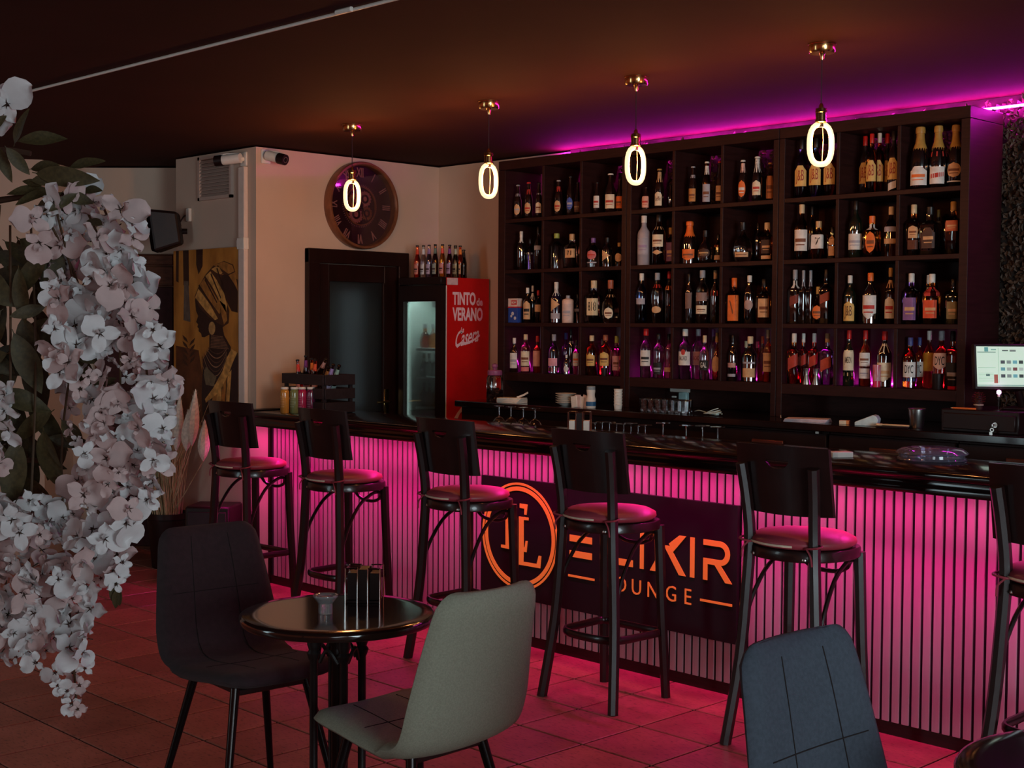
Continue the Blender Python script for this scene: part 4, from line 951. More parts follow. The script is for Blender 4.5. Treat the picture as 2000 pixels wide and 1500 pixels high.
# two bullet cameras
def bullet(base, nrm, tip, label):
    t = thing('security_camera', base, label, 'camera', 'security cameras at the corner')
    n_ = Vector(nrm); up = Z; sd = n_.cross(up)
    Mx = Matrix(((sd.x,n_.x,0,0),(sd.y,n_.y,0,0),(0,0,1,0),(0,0,0,1)))
    MB().cbox(-.032,.032,0,.012,-.042,.042,.003,Mx).build('mount_plate', M_WHITE, t)
    j = n_*.05; br = MB().tube([n_*.01, j], .014, 10).build('bracket', M_WHITE, t)
    d_ = (Vector(tip)-Vector(base)-j); Ld = d_.length; d_.normalize()
    MB().tube([j-d_*.02, j+d_*(Ld-.045)], .030, 20).build('housing', M_WHITE, t)
    MB().tube([j+d_*(Ld-.05), j+d_*Ld], [.0335,.0325], 20).build('front_cap', M_BLACKPL, t)
    q = j+d_*Ld; u_ = d_.orthogonal().normalized(); v_ = d_.cross(u_)
    MB().ring(.014,.018,20,q,u_,v_,d_,.002).build('lens_ring', M_STEEL, t)
    MB().tube([q, q+d_*.003], .012, 16).build('lens', mat('lens_glass', (.006,.005,.01), .05, var=0), t)
    MB().tube([j+d_*(-.01)+Z*.028, j+d_*(Ld*.5)+Z*.036, j+d_*(Ld*1.02)+Z*.030], .004, 6).build('sun_hood_edge', M_WHITE, t)
b1 = PW(478, 311); bullet(b1, (0,-1,0), b1+Vector((-.125,-.125,-.012)), 'white bullet camera with black front left of the wall corner')
b2 = at(518, 306, 0, XW); bullet(b2, (1,0,0), b2+Vector((.16,.035,-.03)), 'white bullet camera with black front right of the wall corner')
# wall speaker
p = PW(366, 452); sp = thing('wall_speaker', (p.x, Y0, p.z), 'black wall mounted loudspeaker above the painting', 'speaker')
Ms = Matrix.Translation((-.005,-.16,0.0)) @ Matrix.Rotation(math.radians(-38),4,'Z') @ Matrix.Rotation(math.radians(8),4,'X')
def frus(x0,z0,y0,x1,z1,y1,c): return [((-x0,y0,-z0),(x0,y0,-z0),(x0,y0,z0),(-x0,y0,z0)),((-x1,y1,-z1),(x1,y1,-z1),(x1,y1,z1),(-x1,y1,z1))]
mb = MB(); a_, b_ = frus(.105,.135,-.07,.07,.10,.10,0)
mb.add([Ms @ Vector(q) for q in a_+b_], [(0,1,2,3),(7,6,5,4),(0,1,5,4),(1,2,6,5),(2,3,7,6),(3,0,4,7)]); mb.build('cabinet', M_BLACKPL, sp, smooth=None, bevel=.016)
mb = MB(); a_, b_ = frus(.095,.125,-.088,.104,.134,-.068,0)
mb.add([Ms @ Vector(q) for q in a_+b_], [(0,1,2,3),(7,6,5,4),(0,1,5,4),(1,2,6,5),(2,3,7,6),(3,0,4,7)]); mb.build('grille', mat('speaker_mesh', (.004,.0015,.0012), 1.0, spec=.02, bump=.6, bscale=900), sp, smooth=None, bevel=.010)
MB().tube([(0,0,0),(-.04,-.06,0),Ms @ Vector((0,.09,0))], .018, 10).build('bracket', M_BLACKPL, sp)
MB().tube(smoothpts([(.02,-.01,.105),(.005,-.03,.09),(-.02,-.06,.03),(-.03,-.08,.0)],4), .005, 6).build('cable', M_BLACKPL, sp)
MB().cbox(.015,.055,-.022,0,.06,.145,.004).build('junction_box', M_WHITE, sp)
# ------------------------------------------------------------------ painting
P0, P1 = PW(346, 488), PW(472, 488)
pz1, pz0 = PW(420, 486).z, PW(420, 838).z
pa = thing('canvas_painting', ((P0.x+P1.x)/2, Y0-.002, pz0), 'tall canvas painting of a woman in a golden turban, ochre background', 'painting')
po = Vector(pa.location); pw = (P1.x-P0.x)/2; ph = pz1-pz0
M_CANV = mat('ochre_canvas', s2l((150,92,32)), .55, col2=s2l((205,138,58)), scale=7, stretch=(1,1,.5), bump=.3, bscale=60)
MB().box(-pw, pw, -.025, 0, 0, ph).build('canvas', M_CANV, pa, smooth=None)
def CQ(x, y):  # crop coordinates of the study view -> canvas plane
    q = at(300+x*.29345, 420+y*.29333, 1, Y0-.027); return (max(-pw,min(pw,q.x-po.x)), max(0,min(ph,q.z-po.z)))
lay = [0]
def paint(name, pts, m, lv):
    lay[0] += 1
    q = [CQ(*p_) for p_ in pts]
    return MB().prism(q, (0,-.025-.0002*lv,0), X, Z, WN, .0007).build(name, m, pa, smooth=None)
pm = lambda rgb, v=.25, s=25: mat('oil_%02x%02x%02x' % rgb, s2l(rgb), .5, var=v, scale=s, bump=.2, bscale=80)
DK, SK, GD, GD2, BRO = pm((46,22,14)), pm((40,18,14)), pm((205,150,78),.35), pm((168,110,48),.35), pm((96,54,26))
paint('dark_bar', [(150,232),(168,232),(166,450),(150,440)], DK, 1)
paint('dark_bar', [(196,225),(234,225),(236,470),(200,468)], DK, 1)
paint('dark_bar', [(284,222),(328,222),(326,340),(300,395),(284,330)], DK, 1)
paint('grey_bar', [(204,440),(232,440),(246,712),(200,700)], pm((96,84,74)), 2)
paint('brown_patch', [(150,870),(300,900),(330,1100),(340,1400),(150,1400)], pm((92,50,24),.4,10), 1)  # brown area in the picture's background
paint('hair_mass', [(452,400),(500,390),(560,430),(585,480),(575,560),(560,650),(520,640),(480,560),(440,470)], DK, 2)
paint('robe', [(372,890),(330,960),(320,1200),(330,1380),(590,1380),(590,960),(560,915),(500,890)], pm((38,24,24)), 2)
paint('neck', [(372,780),(450,700),(470,800),(515,880),(500,960),(380,980),(372,890)], SK, 3)
paint('face', [(276,560),(284,640),(298,672),(284,712),(298,728),(292,745),(302,756),(300,772),(318,790),(322,812),(340,814),(372,796),(420,780),(470,740),(440,640),(330,560)], SK, 4)
paint('turban_base', [(274,545),(300,480),(345,400),(400,335),(470,306),(530,330),(545,380),(500,400),(455,395),(450,470),(480,560),(505,640),(500,720),(470,740),(430,720),(370,680),(310,620)], pm((72,40,20)), 5)
for pts, m in (([(278,548),(300,490),(330,530),(380,600),(430,690),(410,700),(350,640)], GD),
               ([(306,470),(340,420),(380,480),(430,570),(452,640),(440,660),(390,590),(340,520)], GD2),
               ([(346,405),(380,375),(420,430),(470,520),(490,600),(484,650),(450,590),(400,490)], GD),
               ([(386,360),(430,335),(460,385),(450,395),(420,385)], GD),
               ([(400,335),(470,310),(525,335),(540,375),(500,392),(470,370),(430,345)], GD2),
               ([(500,400),(545,385),(588,490),(585,505),(540,460)], GD2),
               ([(430,560),(480,600),(492,700),(470,730),(450,650)], GD2)): paint('turban_fold', pts, m, 6)
for a_ in range(4):
    paint('fold_line', [(300+a_*40,470-a_*38),(306+a_*40,462-a_*38),(400+a_*26,610-a_*30),(396+a_*26,618-a_*30)], DK, 8)
paint('ear', [(372,720),(388,708),(392,730),(378,742)], pm((60,30,20)), 6)
pts = [(390+22*math.cos(k*math.pi/8), 754+44*math.sin(k*math.pi/8)) for k in range(16)]; paint('earring', pts, pm((186,140,84)), 7)
for k in range(9):
    y_ = 800+k*10; paint('choker', [(384-k*.5,y_),(462+k*5,y_+8),(463+k*5,y_+13),(384-k*.5,y_+5)], pm((128,92,66)), 6)
for k in range(8):
    w_ = 60+k*4; cx_, cy_ = 425-k*3, 880+k*10; dpt = 40+k*20
    up_ = [(cx_-w_+2*w_*j/10, cy_+dpt*(1-(2*j/10-1)**2)) for j in range(11)]
    paint('bead_string', up_+[(x_, y_+7) for x_, y_ in reversed(up_)], pm((150,112,82)) if k % 2 else pm((84,56,42)), 6+k*.1)
paint('pendant_fringe', [(335,1060),(350,1010),(420,1080),(400,1140),(350,1130)], pm((118,104,78)), 8)
paint('sash', [(520,890),(560,915),(530,980),(500,1060),(440,1180),(350,1250),(345,1225),(400,1150),(460,1040),(490,950)], GD, 9)
for k in range(4): paint('sash_fold', [(400+k*32,1180-k*40),(424+k*32,1150-k*40),(420+k*28,1275),(384+k*32,1275)], GD if k % 2 else GD2, 8)
for k in range(9):
    a_ = -0.5+k*.12; bx, by = 235+(k%2*2-1)*4, 1010-k*20
    paint('painted_leaf', [(bx,by),(bx+(28 if k%2 else -28),by-22),(bx+(38 if k%2 else -38),by-52),(bx+(12 if k%2 else -12),by-30)], pm((62,34,20)), 4)
# ------------------------------------------------------------------ floor speaker and pampas pot by the painting
p = at(375, 1040, 1, 4.28)
fsx = at(372, 985, 1, 4.2).x
bx = thing('floor_speaker', (fsx, 4.36, 0), 'black box loudspeaker on the floor beside the pampas grass pot', 'speaker', rz=math.radians(40))
zt_ = at(372, 985, 1, 4.25).z
MB().cbox(-.135,.135,-.13,.13,.0,zt_,.010).build('cabinet', M_BLACKPL, bx)
MB().cbox(-.118,.118,-.137,-.129,.03,zt_-.03,.004).build('front_baffle', mat('speaker_plum_mesh', (.020,.009,.013), .6), bx)
MB().ring(.075,.082,28,(0,-.137,zt_*.45),X,Z,WN,.003).build('woofer_ring', M_BLACKPL, bx)
pp = at(318, 1005, 1, 4.36); ptx = at(325, 1000, 1, 4.36).x
pot = thing('pampas_pot', (ptx-.05, 4.40, 0), 'dark pot of dried pampas grass in front of the painting', 'potted plant')
zr = at(325, 1003, 1, 4.36).z
MB().lathe([(.095,0),(.10,.005),(.13,zr-.04),(.138,zr-.035),(.138,zr),(.126,zr),(.12,zr-.03)], 24).build('pot', M_BLACKPL, pot)
MB().lathe([(.118,zr-.045),(.118,zr-.035)], 20).build('soil', c_mat((40,22,14),.9), pot)
rng = random.Random(11); mb = MB()
for k in range(260):
    a = rng.uniform(0,6.283); r_ = rng.uniform(0,.09); h = rng.uniform(.28,.75); ln = rng.uniform(.05,.30)*(h/.6)
    a2 = a+rng.uniform(-.5,.5)
    p0 = Vector((r_*math.cos(a), r_*math.sin(a), zr-.04)); p2 = p0+Vector((ln*math.cos(a2)*1.05, ln*math.sin(a2)*.45-.05, h)); p1 = (p0+p2)/2+Vector((-.25*ln*math.cos(a2), 0, .06))
    if p2.y > .15: p2.y = .12
    mb.tube([p0, p1, p2], [.0025,.002,.001], 4)
M_STRAW = mat('dry_straw', s2l((176,156,116)), .8, col2=s2l((212,194,154)), scale=20)
mb.build('grass_stems', M_STRAW, pot, kind='stuff')
M_PLUME = mat('pampas_plume', s2l((236,230,212)), .9, var=.15, scale=60, bump=.8, bscale=300)
for k, (px, py, lx, py2) in enumerate(((352,770,.0,880),(382,760,.02,870),(330,790,0,880),(310,760,0,860),(368,800,0,880),(400,820,0,900))):
    tp = at(px, py, 1, 4.30)-Vector(pot.location); bt_ = at(px-8+k, py2, 1, 4.34)-Vector(pot.location)
    pts = [bt_.lerp(tp, j/8) for j in range(9)]
    mb = MB().tube(pts, [.005,.022,.032,.036,.034,.029,.021,.012,.002], 8)
    for q in range(170):
        t_ = rng.uniform(.05,.95); c_ = bt_.lerp(tp, t_); a = rng.uniform(0,6.28); rr = .026*math.sin(math.pi*min(1,t_*.9+.08))
        d_ = Vector((math.cos(a), math.sin(a), 0)); e_ = c_+d_*rr*.7
        f_ = e_+d_*rng.uniform(.008,.016)+Z*rng.uniform(.015,.035); s_ = Vector((-math.sin(a),math.cos(a),0))*.0016
        mb.add([e_-s_, e_+s_, f_], [(0,1,2)])
    mb.build('plume', M_PLUME, pot)
    MB().tube([bt_, (bt_*.5)+Vector((0,0,zr*.4)), Vector((0,0,zr-.04))], .003, 5).build('plume_stalk', M_STRAW, pot)
# ------------------------------------------------------------------ bar stools
M_STOOL = mat('black_bentwood', (0.016,0.0062,0.0058), 0.30, spec=0.4, var=0.2, scale=8, coat=0.3)
M_CUSH = mat('wine_red_leatherette', (0.30,0.042,0.060), 0.42, var=0.1, scale=10, bump=.15, bscale=120)
M_PIPE = mat('cream_piping', s2l((225,205,180)), 0.6)
def make_stool():
    t = thing('bar_stool', (0,0,0), 'x', 'bar stool', 'bar stools along the bar')
    for s in (-1, 1):
        post = smoothpts([(s*.197,-.180,0),(s*.165,-.140,.32),(s*.146,-.128,.60),(s*.138,-.126,.78),(s*.145,-.142,.93),(s*.153,-.163,1.045)], 4)
        MB().tube(post, [.0215]*len(post), 8, up=(1,0,0), flat=1.12).build('rear_leg', M_STOOL, t)
        MB().tube([(s*.172,.178,0),(s*.158,.160,.40),(s*.150,.150,.72)], [.020,.0215,.023], 8, up=(1,0,0)).build('front_leg', M_STOOL, t)
        MB().lathe([(.013,0),(.014,.004),(.010,.012)], 10, c=(s*.105,-.135,.712)).build('bolt', M_STEEL, t)
    # round seat frame with squarer front corners
    vs = []; n = 40
    for zz, sh in ((.706,.985),(.710,1.0),(.740,1.0),(.745,.985),(.745,.80),(.735,.0)):
        for k in range(n):
            a = 2*math.pi*k/n; q = qr(a, 3.0 if math.sin(a) > 0 else 2.15)
            vs.append((.187*sh*q*math.cos(a), .185*sh*q*math.sin(a)+.012, zz))
    fs = [(i*n+k, i*n+(k+1)%n, (i+1)*n+(k+1)%n, (i+1)*n+k) for i in range(5) for k in range(n)]+[tuple(range(n-1,-1,-1))]
    MB().add(vs, fs).build('seat_frame', M_STOOL, t, smooth=35)
    cu = MB().lathe([(.150,.746),(.180,.750),(.193,.762),(.190,.776),(.165,.789),(.10,.796),(.03,.798),(.001,.798)], 36, c=(0,.012,0)).build('cushion', M_CUSH, t, smooth=60)
    pp = [(.1945*math.cos(a), .1945*math.sin(a)+.012, .762) for a in (math.radians(v) for v in range(188, 300, 8))]
    MB().tube(pp, .0045, 6).build('piping', M_PIPE, cu)
    for s in (-1, 1):
        MB().tube(smoothpts([(s*.118,-.118,.762),(s*.165,-.118,.770),(s*.166,-.152,.766),(s*.118,-.152,.760),(s*.112,-.125,.762)],3), .004, 6).build('tie', M_CUSH, cu)
        MB().tube(smoothpts([(s*.120,-.152,.762),(s*.145,-.160,.735),(s*.150,-.158,.70)],3), .0032, 5).build('tie_end', M_CUSH, cu)
    # foot ring
    ring = smoothpts([(-.158,.150,.275),(-.160,.02,.275),(-.150,-.085,.275),(-.10,-.130,.275),(0,-.142,.275),(.10,-.130,.275),(.150,-.085,.275),(.160,.02,.275),(.158,.150,.275),(.08,.156,.275),(-.08,.156,.275)], 4, True)
    MB().tube(ring, .017, 8, closed=True, up=(0,0,1), flat=.62).build('foot_ring', M_STOOL, t)
    # bentwood brace sweeping under the seat
    hp = [(.162,-.128,.42),(.158,-.085,.53),(.150,-.01,.635),(.142,.075,.685),(.130,.130,.690),(.105,.158,.672),(.088,.166,.650),(.05,.168,.634),(0,.168,.630)]
    full = hp+[(-x,y,z) for x,y,z in reversed(hp[:-1])]
    MB().tube(smoothpts(full, 4), .0085, 8).build('bent_brace', M_STOOL, t)
    # curved back panel with a hand slot
    cols = 24; ws = .198; zb0, zt0 = .872, 1.115
    def PT(u, z, off):
        x = u*ws; y = -.094-.034*(1-u*u)-(z-.87)*.16
        ln = Vector((0.34*u, 1, 0)).normalized()
        return Vector((x, y, z))+ln*off
    def topz(u): return zt0+.004*(1-u*u)
    def botz(u): return zb0-.006*(1-u*u)
    us = [-1+2*i/cols for i in range(cols+1)]
    SL = .25
    def slot(u):
        e = math.sqrt(max(0, 1-(u/SL)**2)); return 1.058-.024*e, 1.064
    mb = MB()
    def strip(u0, u1, a0, a1, b0, b1):
        rows = 4
        for off, flip in ((-.0055, False), (.0055, True)):
            q = []
            for r in range(rows+1):
                q += [PT(u0, a0+(b0-a0)*r/rows, off), PT(u1, a1+(b1-a1)*r/rows, off)]
            mb.add(q, [(2*r, 2*r+1, 2*r+3, 2*r+2) for r in range(rows)])
        for (z0, z1) in ((a0, a1), (b0, b1)):
            mb.add([PT(u0,z0,-.0055), PT(u1,z1,-.0055), PT(u1,z1,.0055), PT(u0,z0,.0055)], [(0,1,2,3)])
    for u0, u1 in zip(us, us[1:]):
        if max(abs(u0), abs(u1)) <= SL+1e-6:
            s0, s1 = slot(u0), slot(u1)
            strip(u0, u1, botz(u0), botz(u1), s0[0], s1[0]); strip(u0, u1, s0[1], s1[1], topz(u0), topz(u1))
        else: strip(u0, u1, botz(u0), botz(u1), topz(u0), topz(u1))
    for u_ in (-1, 1):
        mb.add([PT(u_,botz(u_),-.0055), PT(u_,botz(u_),.0055), PT(u_,topz(u_),.0055), PT(u_,topz(u_),-.0055)], [(0,1,2,3)])
    bm = bmesh.new(); me = bpy.data.meshes.new('backrest'); me.from_pydata(mb.v, [], mb.f); bm.from_mesh(me)
    bmesh.ops.remove_doubles(bm, verts=bm.verts, dist=.0001); bmesh.ops.recalc_face_normals(bm, faces=bm.faces); bm.to_mesh(me); bm.free()
    me.materials.append(M_STOOL); me.polygons.foreach_set('use_smooth', [True]*len(me.polygons)); me.set_sharp_from_angle(angle=math.radians(35))
    put('backrest', me, t)
    return t
st0 = make_stool()
stl = ['black bar stool with red cushion, farthest from the camera, beside the pampas grass', 'black bar stool with red cushion, second from the far end', 'black bar stool with red cushion left of the sign monogram', 'black bar stool with red cushion standing before the middle of the sign', 'black bar stool with red cushion at the right end of the sign', 'black bar stool cropped by the right edge of the photo']
for i, (sx_, sy_, rz) in enumerate(((-6.385,4.185,.06),(-5.530,4.180,.0),(-4.595,4.178,-.02),(-3.722,4.177,0),(-2.800,4.205,.0),(-1.812,4.190,-.03))):
    o = st0 if i == 0 else copy_tree(st0)
    o.location = (sx_, sy_, 0); o.rotation_euler = (0,0,rz); o['label'] = stl[i]
# ------------------------------------------------------------------ upholstered chairs
def make_chair(loc, rz, m, label):
    t = thing('upholstered_chair', loc, label, 'chair', 'upholstered lounge chairs', rz)
    path = smoothpts([(.235,0,.435),(.20,0,.452),(.10,0,.446),(-.04,0,.430),(-.13,0,.430),(-.185,0,.458),(-.215,0,.515),(-.240,0,.62),(-.268,0,.74),(-.296,0,.845),(-.300,0,.862)], 4)
    m_ = len(path); nt_ = 16; vs = []; fs = []
    L_ = [0]
    for a, b in zip(path, path[1:]): L_.append(L_[-1]+(b-a).length)
    S = L_[-1]
    def halfw(s):
        d0, d1 = s, S-s
        base = .205+.018*math.sin(math.pi*s/S)
        if s > S*.62: base -= .030*((s-S*.62)/(S*.38))
        for d_, rad in ((d0, .075), (d1, .055)):
            if d_ < rad: base -= rad*(1-math.sqrt(max(0,1-(1-d_/rad)**2)))
        return base
    for side in (1, -1):
        for i in range(m_):
            tg = (path[min(i+1,m_-1)]-path[max(i-1,0)]).normalized(); n_ = Vector((-tg.z,0,tg.x))
            if n_.z < 0 and i < 5: n_ = -n_
            n_ = Vector((tg.z,0,-tg.x)) if Vector((tg.z,0,-tg.x)).dot(Vector((.6,0,1))) > 0 else -Vector((tg.z,0,-tg.x))
            endt = min(1.0, math.sqrt(max(0, min(L_[i], S-L_[i])/.030+.02)))
            for k in range(nt_+1):
                u_ = math.sin(math.pi/2*(-1+2*k/nt_)) if False else -1+2*k/nt_
                ed = math.sqrt(max(0.0, 1-abs(u_)**7))
                th_ = (.024*ed*endt+.001)
                bow = .020*(u_*u_) if L_[i] > S*.40 else .008*(u_*u_)
                pnt = path[i]+n_*(side*th_+bow); vs.append((pnt.x, u_*halfw(L_[i]), pnt.z))
    W_ = nt_+1; off = m_*W_
    for i in range(m_-1):
        for k in range(nt_):
            a = i*W_+k; fs.append((a, a+1, a+W_+1, a+W_)); fs.append((off+a, off+a+W_, off+a+W_+1, off+a+1))
    for i in range(m_-1):
        for k in (0, nt_):
            a = i*W_+k; fs.append((a, a+W_, off+a+W_, off+a))
    for k in range(nt_):
        for i in (0, m_-1):
            a = i*W_+k; fs.append((a, a+1, off+a+1, off+a))
    MB().add(vs, fs).build('shell', m, t, smooth=75)
    # stitched seams on the front of the back and the seat
    def surf(s, u_):
        i = min(range(m_), key=lambda q: abs(L_[q]-s)); return Vector(vs[i*W_+int(round((u_+1)/2*nt_))])
    M_SEAM = mat('dark_seam_thread', (.010,.006,.006), .8)
    for u_ in (-.375, .375):
        MB().tube([surf(S*f_, u_) for f_ in (.06,.12,.18,.24,.30,.36)]+[surf(S*f_, u_) for f_ in (.42,.48,.54,.60,.66,.72,.78,.84,.90,.95)], .0016, 5).build('seam', M_SEAM, t)
    for f_ in (.24, .74): MB().tube([surf(S*f_, v_) for v_ in (-.75,-.5,-.25,0,.25,.5,.75)], .0016, 5).build('seam', M_SEAM, t)
    MB().cbox(-.13,.15,-.12,.12,.392,.412,.004).build('seat_plate', M_METAL_DK, t)
    M_LEG = mat('black_tube_leg', (.016,.012,.012), .22, metal=.6)
    for sx_, sy_ in ((1,1),(1,-1),(-1,1),(-1,-1)):
        MB().tube([(sx_*.13+.01, sy_*.125, .415),(sx_*.215, sy_*.205, 0.0)], [.0155,.011], 12).build('leg', M_LEG, t)
    return t
M_DKF = mat('charcoal_plum_fabric', (0.030,0.017,0.019), .85, var=.15, scale=60, bump=.5, bscale=700, sheen=.05)
M_GRF = mat('grey_green_fabric', s2l((150,151,132)), .9, var=.10, scale=220, bump=.6, bscale=800)
M_BLF = mat('slate_blue_fabric', s2l((68,76,87)), .9, var=.12, scale=120, bump=.6, bscale=800)
make_chair((-3.685, 2.410, 0), math.radians(-4), M_DKF, 'dark charcoal upholstered chair on the left of the small round table')
make_chair((-2.805, 2.375, 0), math.radians(181), M_GRF, 'light grey upholstered chair with its back to the camera, at the round table')
bc = make_chair((-1.280, 2.338, 0), math.radians(-2), M_BLF, 'slate blue upholstered chair at the lower right, cut by the frame'); bc.scale = (1.05,1.05,1.05)
# ------------------------------------------------------------------ bistro tables
M_TOP = mat('dark_gloss_tabletop', (0.018,0.0075,0.006), .12, var=.25, scale=5, stretch=(1,8,1), coat=.5)
M_IRON = mat('black_cast_iron', (.013,.0085,.008), .4, var=.2, bump=.2, bscale=150)
def make_table(loc, label, rz=0, R=.285):
    t = thing('bistro_table', loc, label, 'table', 'round bistro tables', rz)
    MB().lathe([(R-.012,.672),(R-.003,.675),(R,.682),(R,.692),(R-.003,.698),(R-.010,.700),(R-.05,.7003),(.001,.7003)], 64).build('table_top', M_TOP, t, smooth=50)
    MB().lathe([(.135,.655),(.14,.672)], 24).build('top_plate', M_IRON, t)
    for k in range(4):
        a = math.radians(45+90*k); c = (.072*math.cos(a), .072*math.sin(a), 0)
        MB().lathe([(.014,.03),(.014,.05),(.012,.055),(.012,.565),(.015,.57),(.020,.585),(.014,.595),(.019,.61),(.019,.640),(.024,.648),(.024,.657)], 14, c=c).build('column', M_IRON, t)
        MB().tube(smoothpts([(c[0],c[1],.035),(c[0]*2.0,c[1]*2.0,.045),(c[0]*3.2,c[1]*3.2,.012)],3), [.018]*7, 8).build('foot', M_IRON, t)
    MB().lathe([(.026,.02),(.022,.05),(.019,.06),(.019,.56),(.028,.58),(.022,.60),(.028,.62),(.030,.657)], 16).build('centre_column', M_IRON, t)
    for k in range(4):
        a = math.radians(90*k); MB().tube(smoothpts([(.050*math.cos(a)-.03*math.sin(a), .050*math.sin(a)+.03*math.cos(a), .56),(.058*math.cos(a), .058*math.sin(a), .60),(.050*math.cos(a)+.03*math.sin(a), .050*math.sin(a)-.03*math.cos(a), .56)],4), .006, 6).build('arch', M_IRON, t)
    return t
make_table((-3.165, 2.376, 0), 'small round dark table between the charcoal chair and the grey chair', .38)
make_table((-.955, 2.585, 0), 'small round dark table cut off at the bottom right corner', .1, .345)
# napkin holder and candle glass on the table
ZT = .7005
M_CHROME = mat('chrome_wire', (.9,.88,.86), .12, metal=1)
def napkin_holder(loc, rz, s, label, napkins):
    t = thing('napkin_holder', loc, label, 'napkin holder', 'napkin holders', rz)
    w, d_, h = .052*s, .036*s, .105*s
    MB().cbox(-w*.98, w*.98, -d_*.9, d_*.9, 0, .008*s, .001).build('base', M_BLACKPL, t)
    MB().cbox(-w*.26, w*.26, -d_*.98, d_*.98, .008*s, h*.97, .001).build('centre_block', M_BLACKPL, t)
    for sx_ in (-1, 1):
        for sy_ in (-1, 1):
            MB().tube(smoothpts([(sx_*w, sy_*d_, 0),(sx_*w, sy_*d_, h*.92),(sx_*w*.94, sy_*d_, h),(sx_*w*.36, sy_*d_, h),(sx_*w*.30, sy_*d_, h*.92),(sx_*w*.30, sy_*d_, 0)],3), .0022*s, 6).build('wire_loop', M_CHROME, t)
        MB().tube([(sx_*w*.94, -d_, h),(sx_*w*.94, d_, h)], .0022*s, 6).build('wire_rail', M_CHROME, t)
        if napkins: MB().cbox(sx_*w*.65-w*.27, sx_*w*.65+w*.27, -d_*.86, d_*.86, .009*s, h*.62, .001).build('napkin_stack', M_PAPER, t)
        else: MB().cbox(sx_*w*.65-w*.27, sx_*w*.65+w*.27, -d_*.8, d_*.8, .009*s, h*.86, .001).build('side_plate', M_BLACKPL, t)
    return t
p = at(712, 1174, 2, ZT); napkin_holder((p.x, p.y, ZT), math.radians(43), 1.0, 'black napkin holder with chrome wires on the round table', False)
p = at(636, 1198, 2, ZT); t = thing('candle_glass', (p.x, p.y, ZT), 'small ribbed glass candle holder on the round table', 'candle holder')
mb = MB(); vs = []; n = 36; pf = [(.0195,0),(.0205,.004),(.0200,.028),(.0215,.031),(.033,.046),(.0365,.050),(.0355,.0545),(.030,.054),(.0225,.050),(.0195,.036),(.0175,.034)]
for r_, z_ in pf:
    for k in range(n):
        a = 2*math.pi*k/n; rb = 1+.045*math.cos(12*a) if z_ < .036 else 1+.02*math.cos(12*a); vs.append((r_*rb*math.cos(a), r_*rb*math.sin(a), z_))
mb.add(vs, [(i*n+k, i*n+(k+1)%n, (i+1)*n+(k+1)%n, (i+1)*n+k) for i in range(len(pf)-1) for k in range(n)]+[tuple(range(n-1,-1,-1)), tuple((len(pf)-1)*n+k for k in range(n))])
mb.build('glass_body', mat('cut_crystal', (.85,.86,.87), .04, trans=.72, ior=1.5, var=.02, coat=1.0), t, smooth=60)
MB().lathe([(.0165,.0345),(.0175,.036),(.0175,.046),(.0165,.047)], 18).build('tealight', mat('candle_wax', s2l((225,215,205)), .5), t)
# ------------------------------------------------------------------ things on the bar counter
CT = CZ+.0005
p = at(1132, 848, 2, CZ); napkin_holder((p.x, p.y, CT), math.radians(38), 1.0, 'steel napkin holder filled with white napkins on the bar counter', True)
p = at(1640, 893, 2, CZ); t = thing('cigarette_pack', (p.x, p.y, CT), 'white cigarette pack lying on the bar counter', 'box', rz=math.radians(60))
MB().cbox(-.044,.044,-.028,.028,0,.022,.002).build('pack_body', M_WHITE, t)
MB().cbox(-.0445,-.020,-.0285,.0285,.0005,.0225,.002).build('flip_lid', c_mat((205,200,192),.4), t)
p = at(1820, 898, 2, CZ); t = thing('plastic_lid', (p.x, p.y, CT), 'clear plastic cake lid lying on the bar counter at the right', 'lid')
M_PLAS = pane_mat('clear_violet_plastic', (.80,.80,.95), .5, .16, (.62,.62,.85))
r0 = .128
MB().lathe([(r0,.0),(r0*1.03,.002),(r0*1.0,.010),(r0*.97,.012),(r0*.97,.022),(r0*1.02,.026),(r0*1.04,.030),(r0*.99,.036),(r0*.90,.044),(r0*.60,.050),(.01,.052)], 48, cap=False).build('lid_shell', M_PLAS, t, smooth=50)
MB().lathe([(r0*1.05,.024),(r0*1.07,.027),(r0*1.05,.030),(r0*1.0,.029)], 48, cap=False).build('rim', M_PLAS, t, smooth=50)
# juice bottles and the crate at the far end
jc = [((226,160,70),'orange'),((140,150,95),'green'),((190,40,90),'raspberry'),((110,40,75),'purple')]
for k, (px, (c, nm)) in enumerate(zip((556,575,590,607), jc)):
    p = at(px, 807, 2, CZ); H = at(px, 756, 1, p.y).z-CZ
    t = thing('juice_bottle', (p.x, p.y, CT), '%s juice bottle with a white lid in front of the black crate' % nm, 'bottle', 'juice bottles on the bar')
    R = .026
    MB().lathe([(R*.9,0),(R,.004),(R,H*.78),(R*.95,H*.84),(R*.78,H*.89),(R*.74,H*.92)], 22).build('glass_body', mat('juice_'+nm, s2l(c), .12, trans=.25, var=.08, coat=.6), t, smooth=50)
    MB().lathe([(R*.82,H*.915),(R*.84,H*.925),(R*.84,H*.985),(R*.78,H)], 22).build('lid', M_WHITE, t)
    tb = MB()
    for j in range(5):
        vs, fs = text2d(('fresh','JUICE','fruit','cold','drink')[j] if False else 'iiliiliil', H*.10); z_ = H*(.62-.09*j)
        tb.add([((R+.0006)*math.cos(-1.2+v[0]/R*.9), (R+.0006)*math.sin(-1.2+v[0]/R*.9), z_+v[1]) for v in vs], fs)
    tb.build('printed_lines', c_mat(tuple(min(255,int(v*.6+95)) for v in c), .5), t, smooth=None)
cf = at(632, 806, 2, CZ)
cy_ = 4.70; cx0, cx1 = at(552, 780, 1, cy_-.09).x, at(632, 780, 1, cy_-.09).x
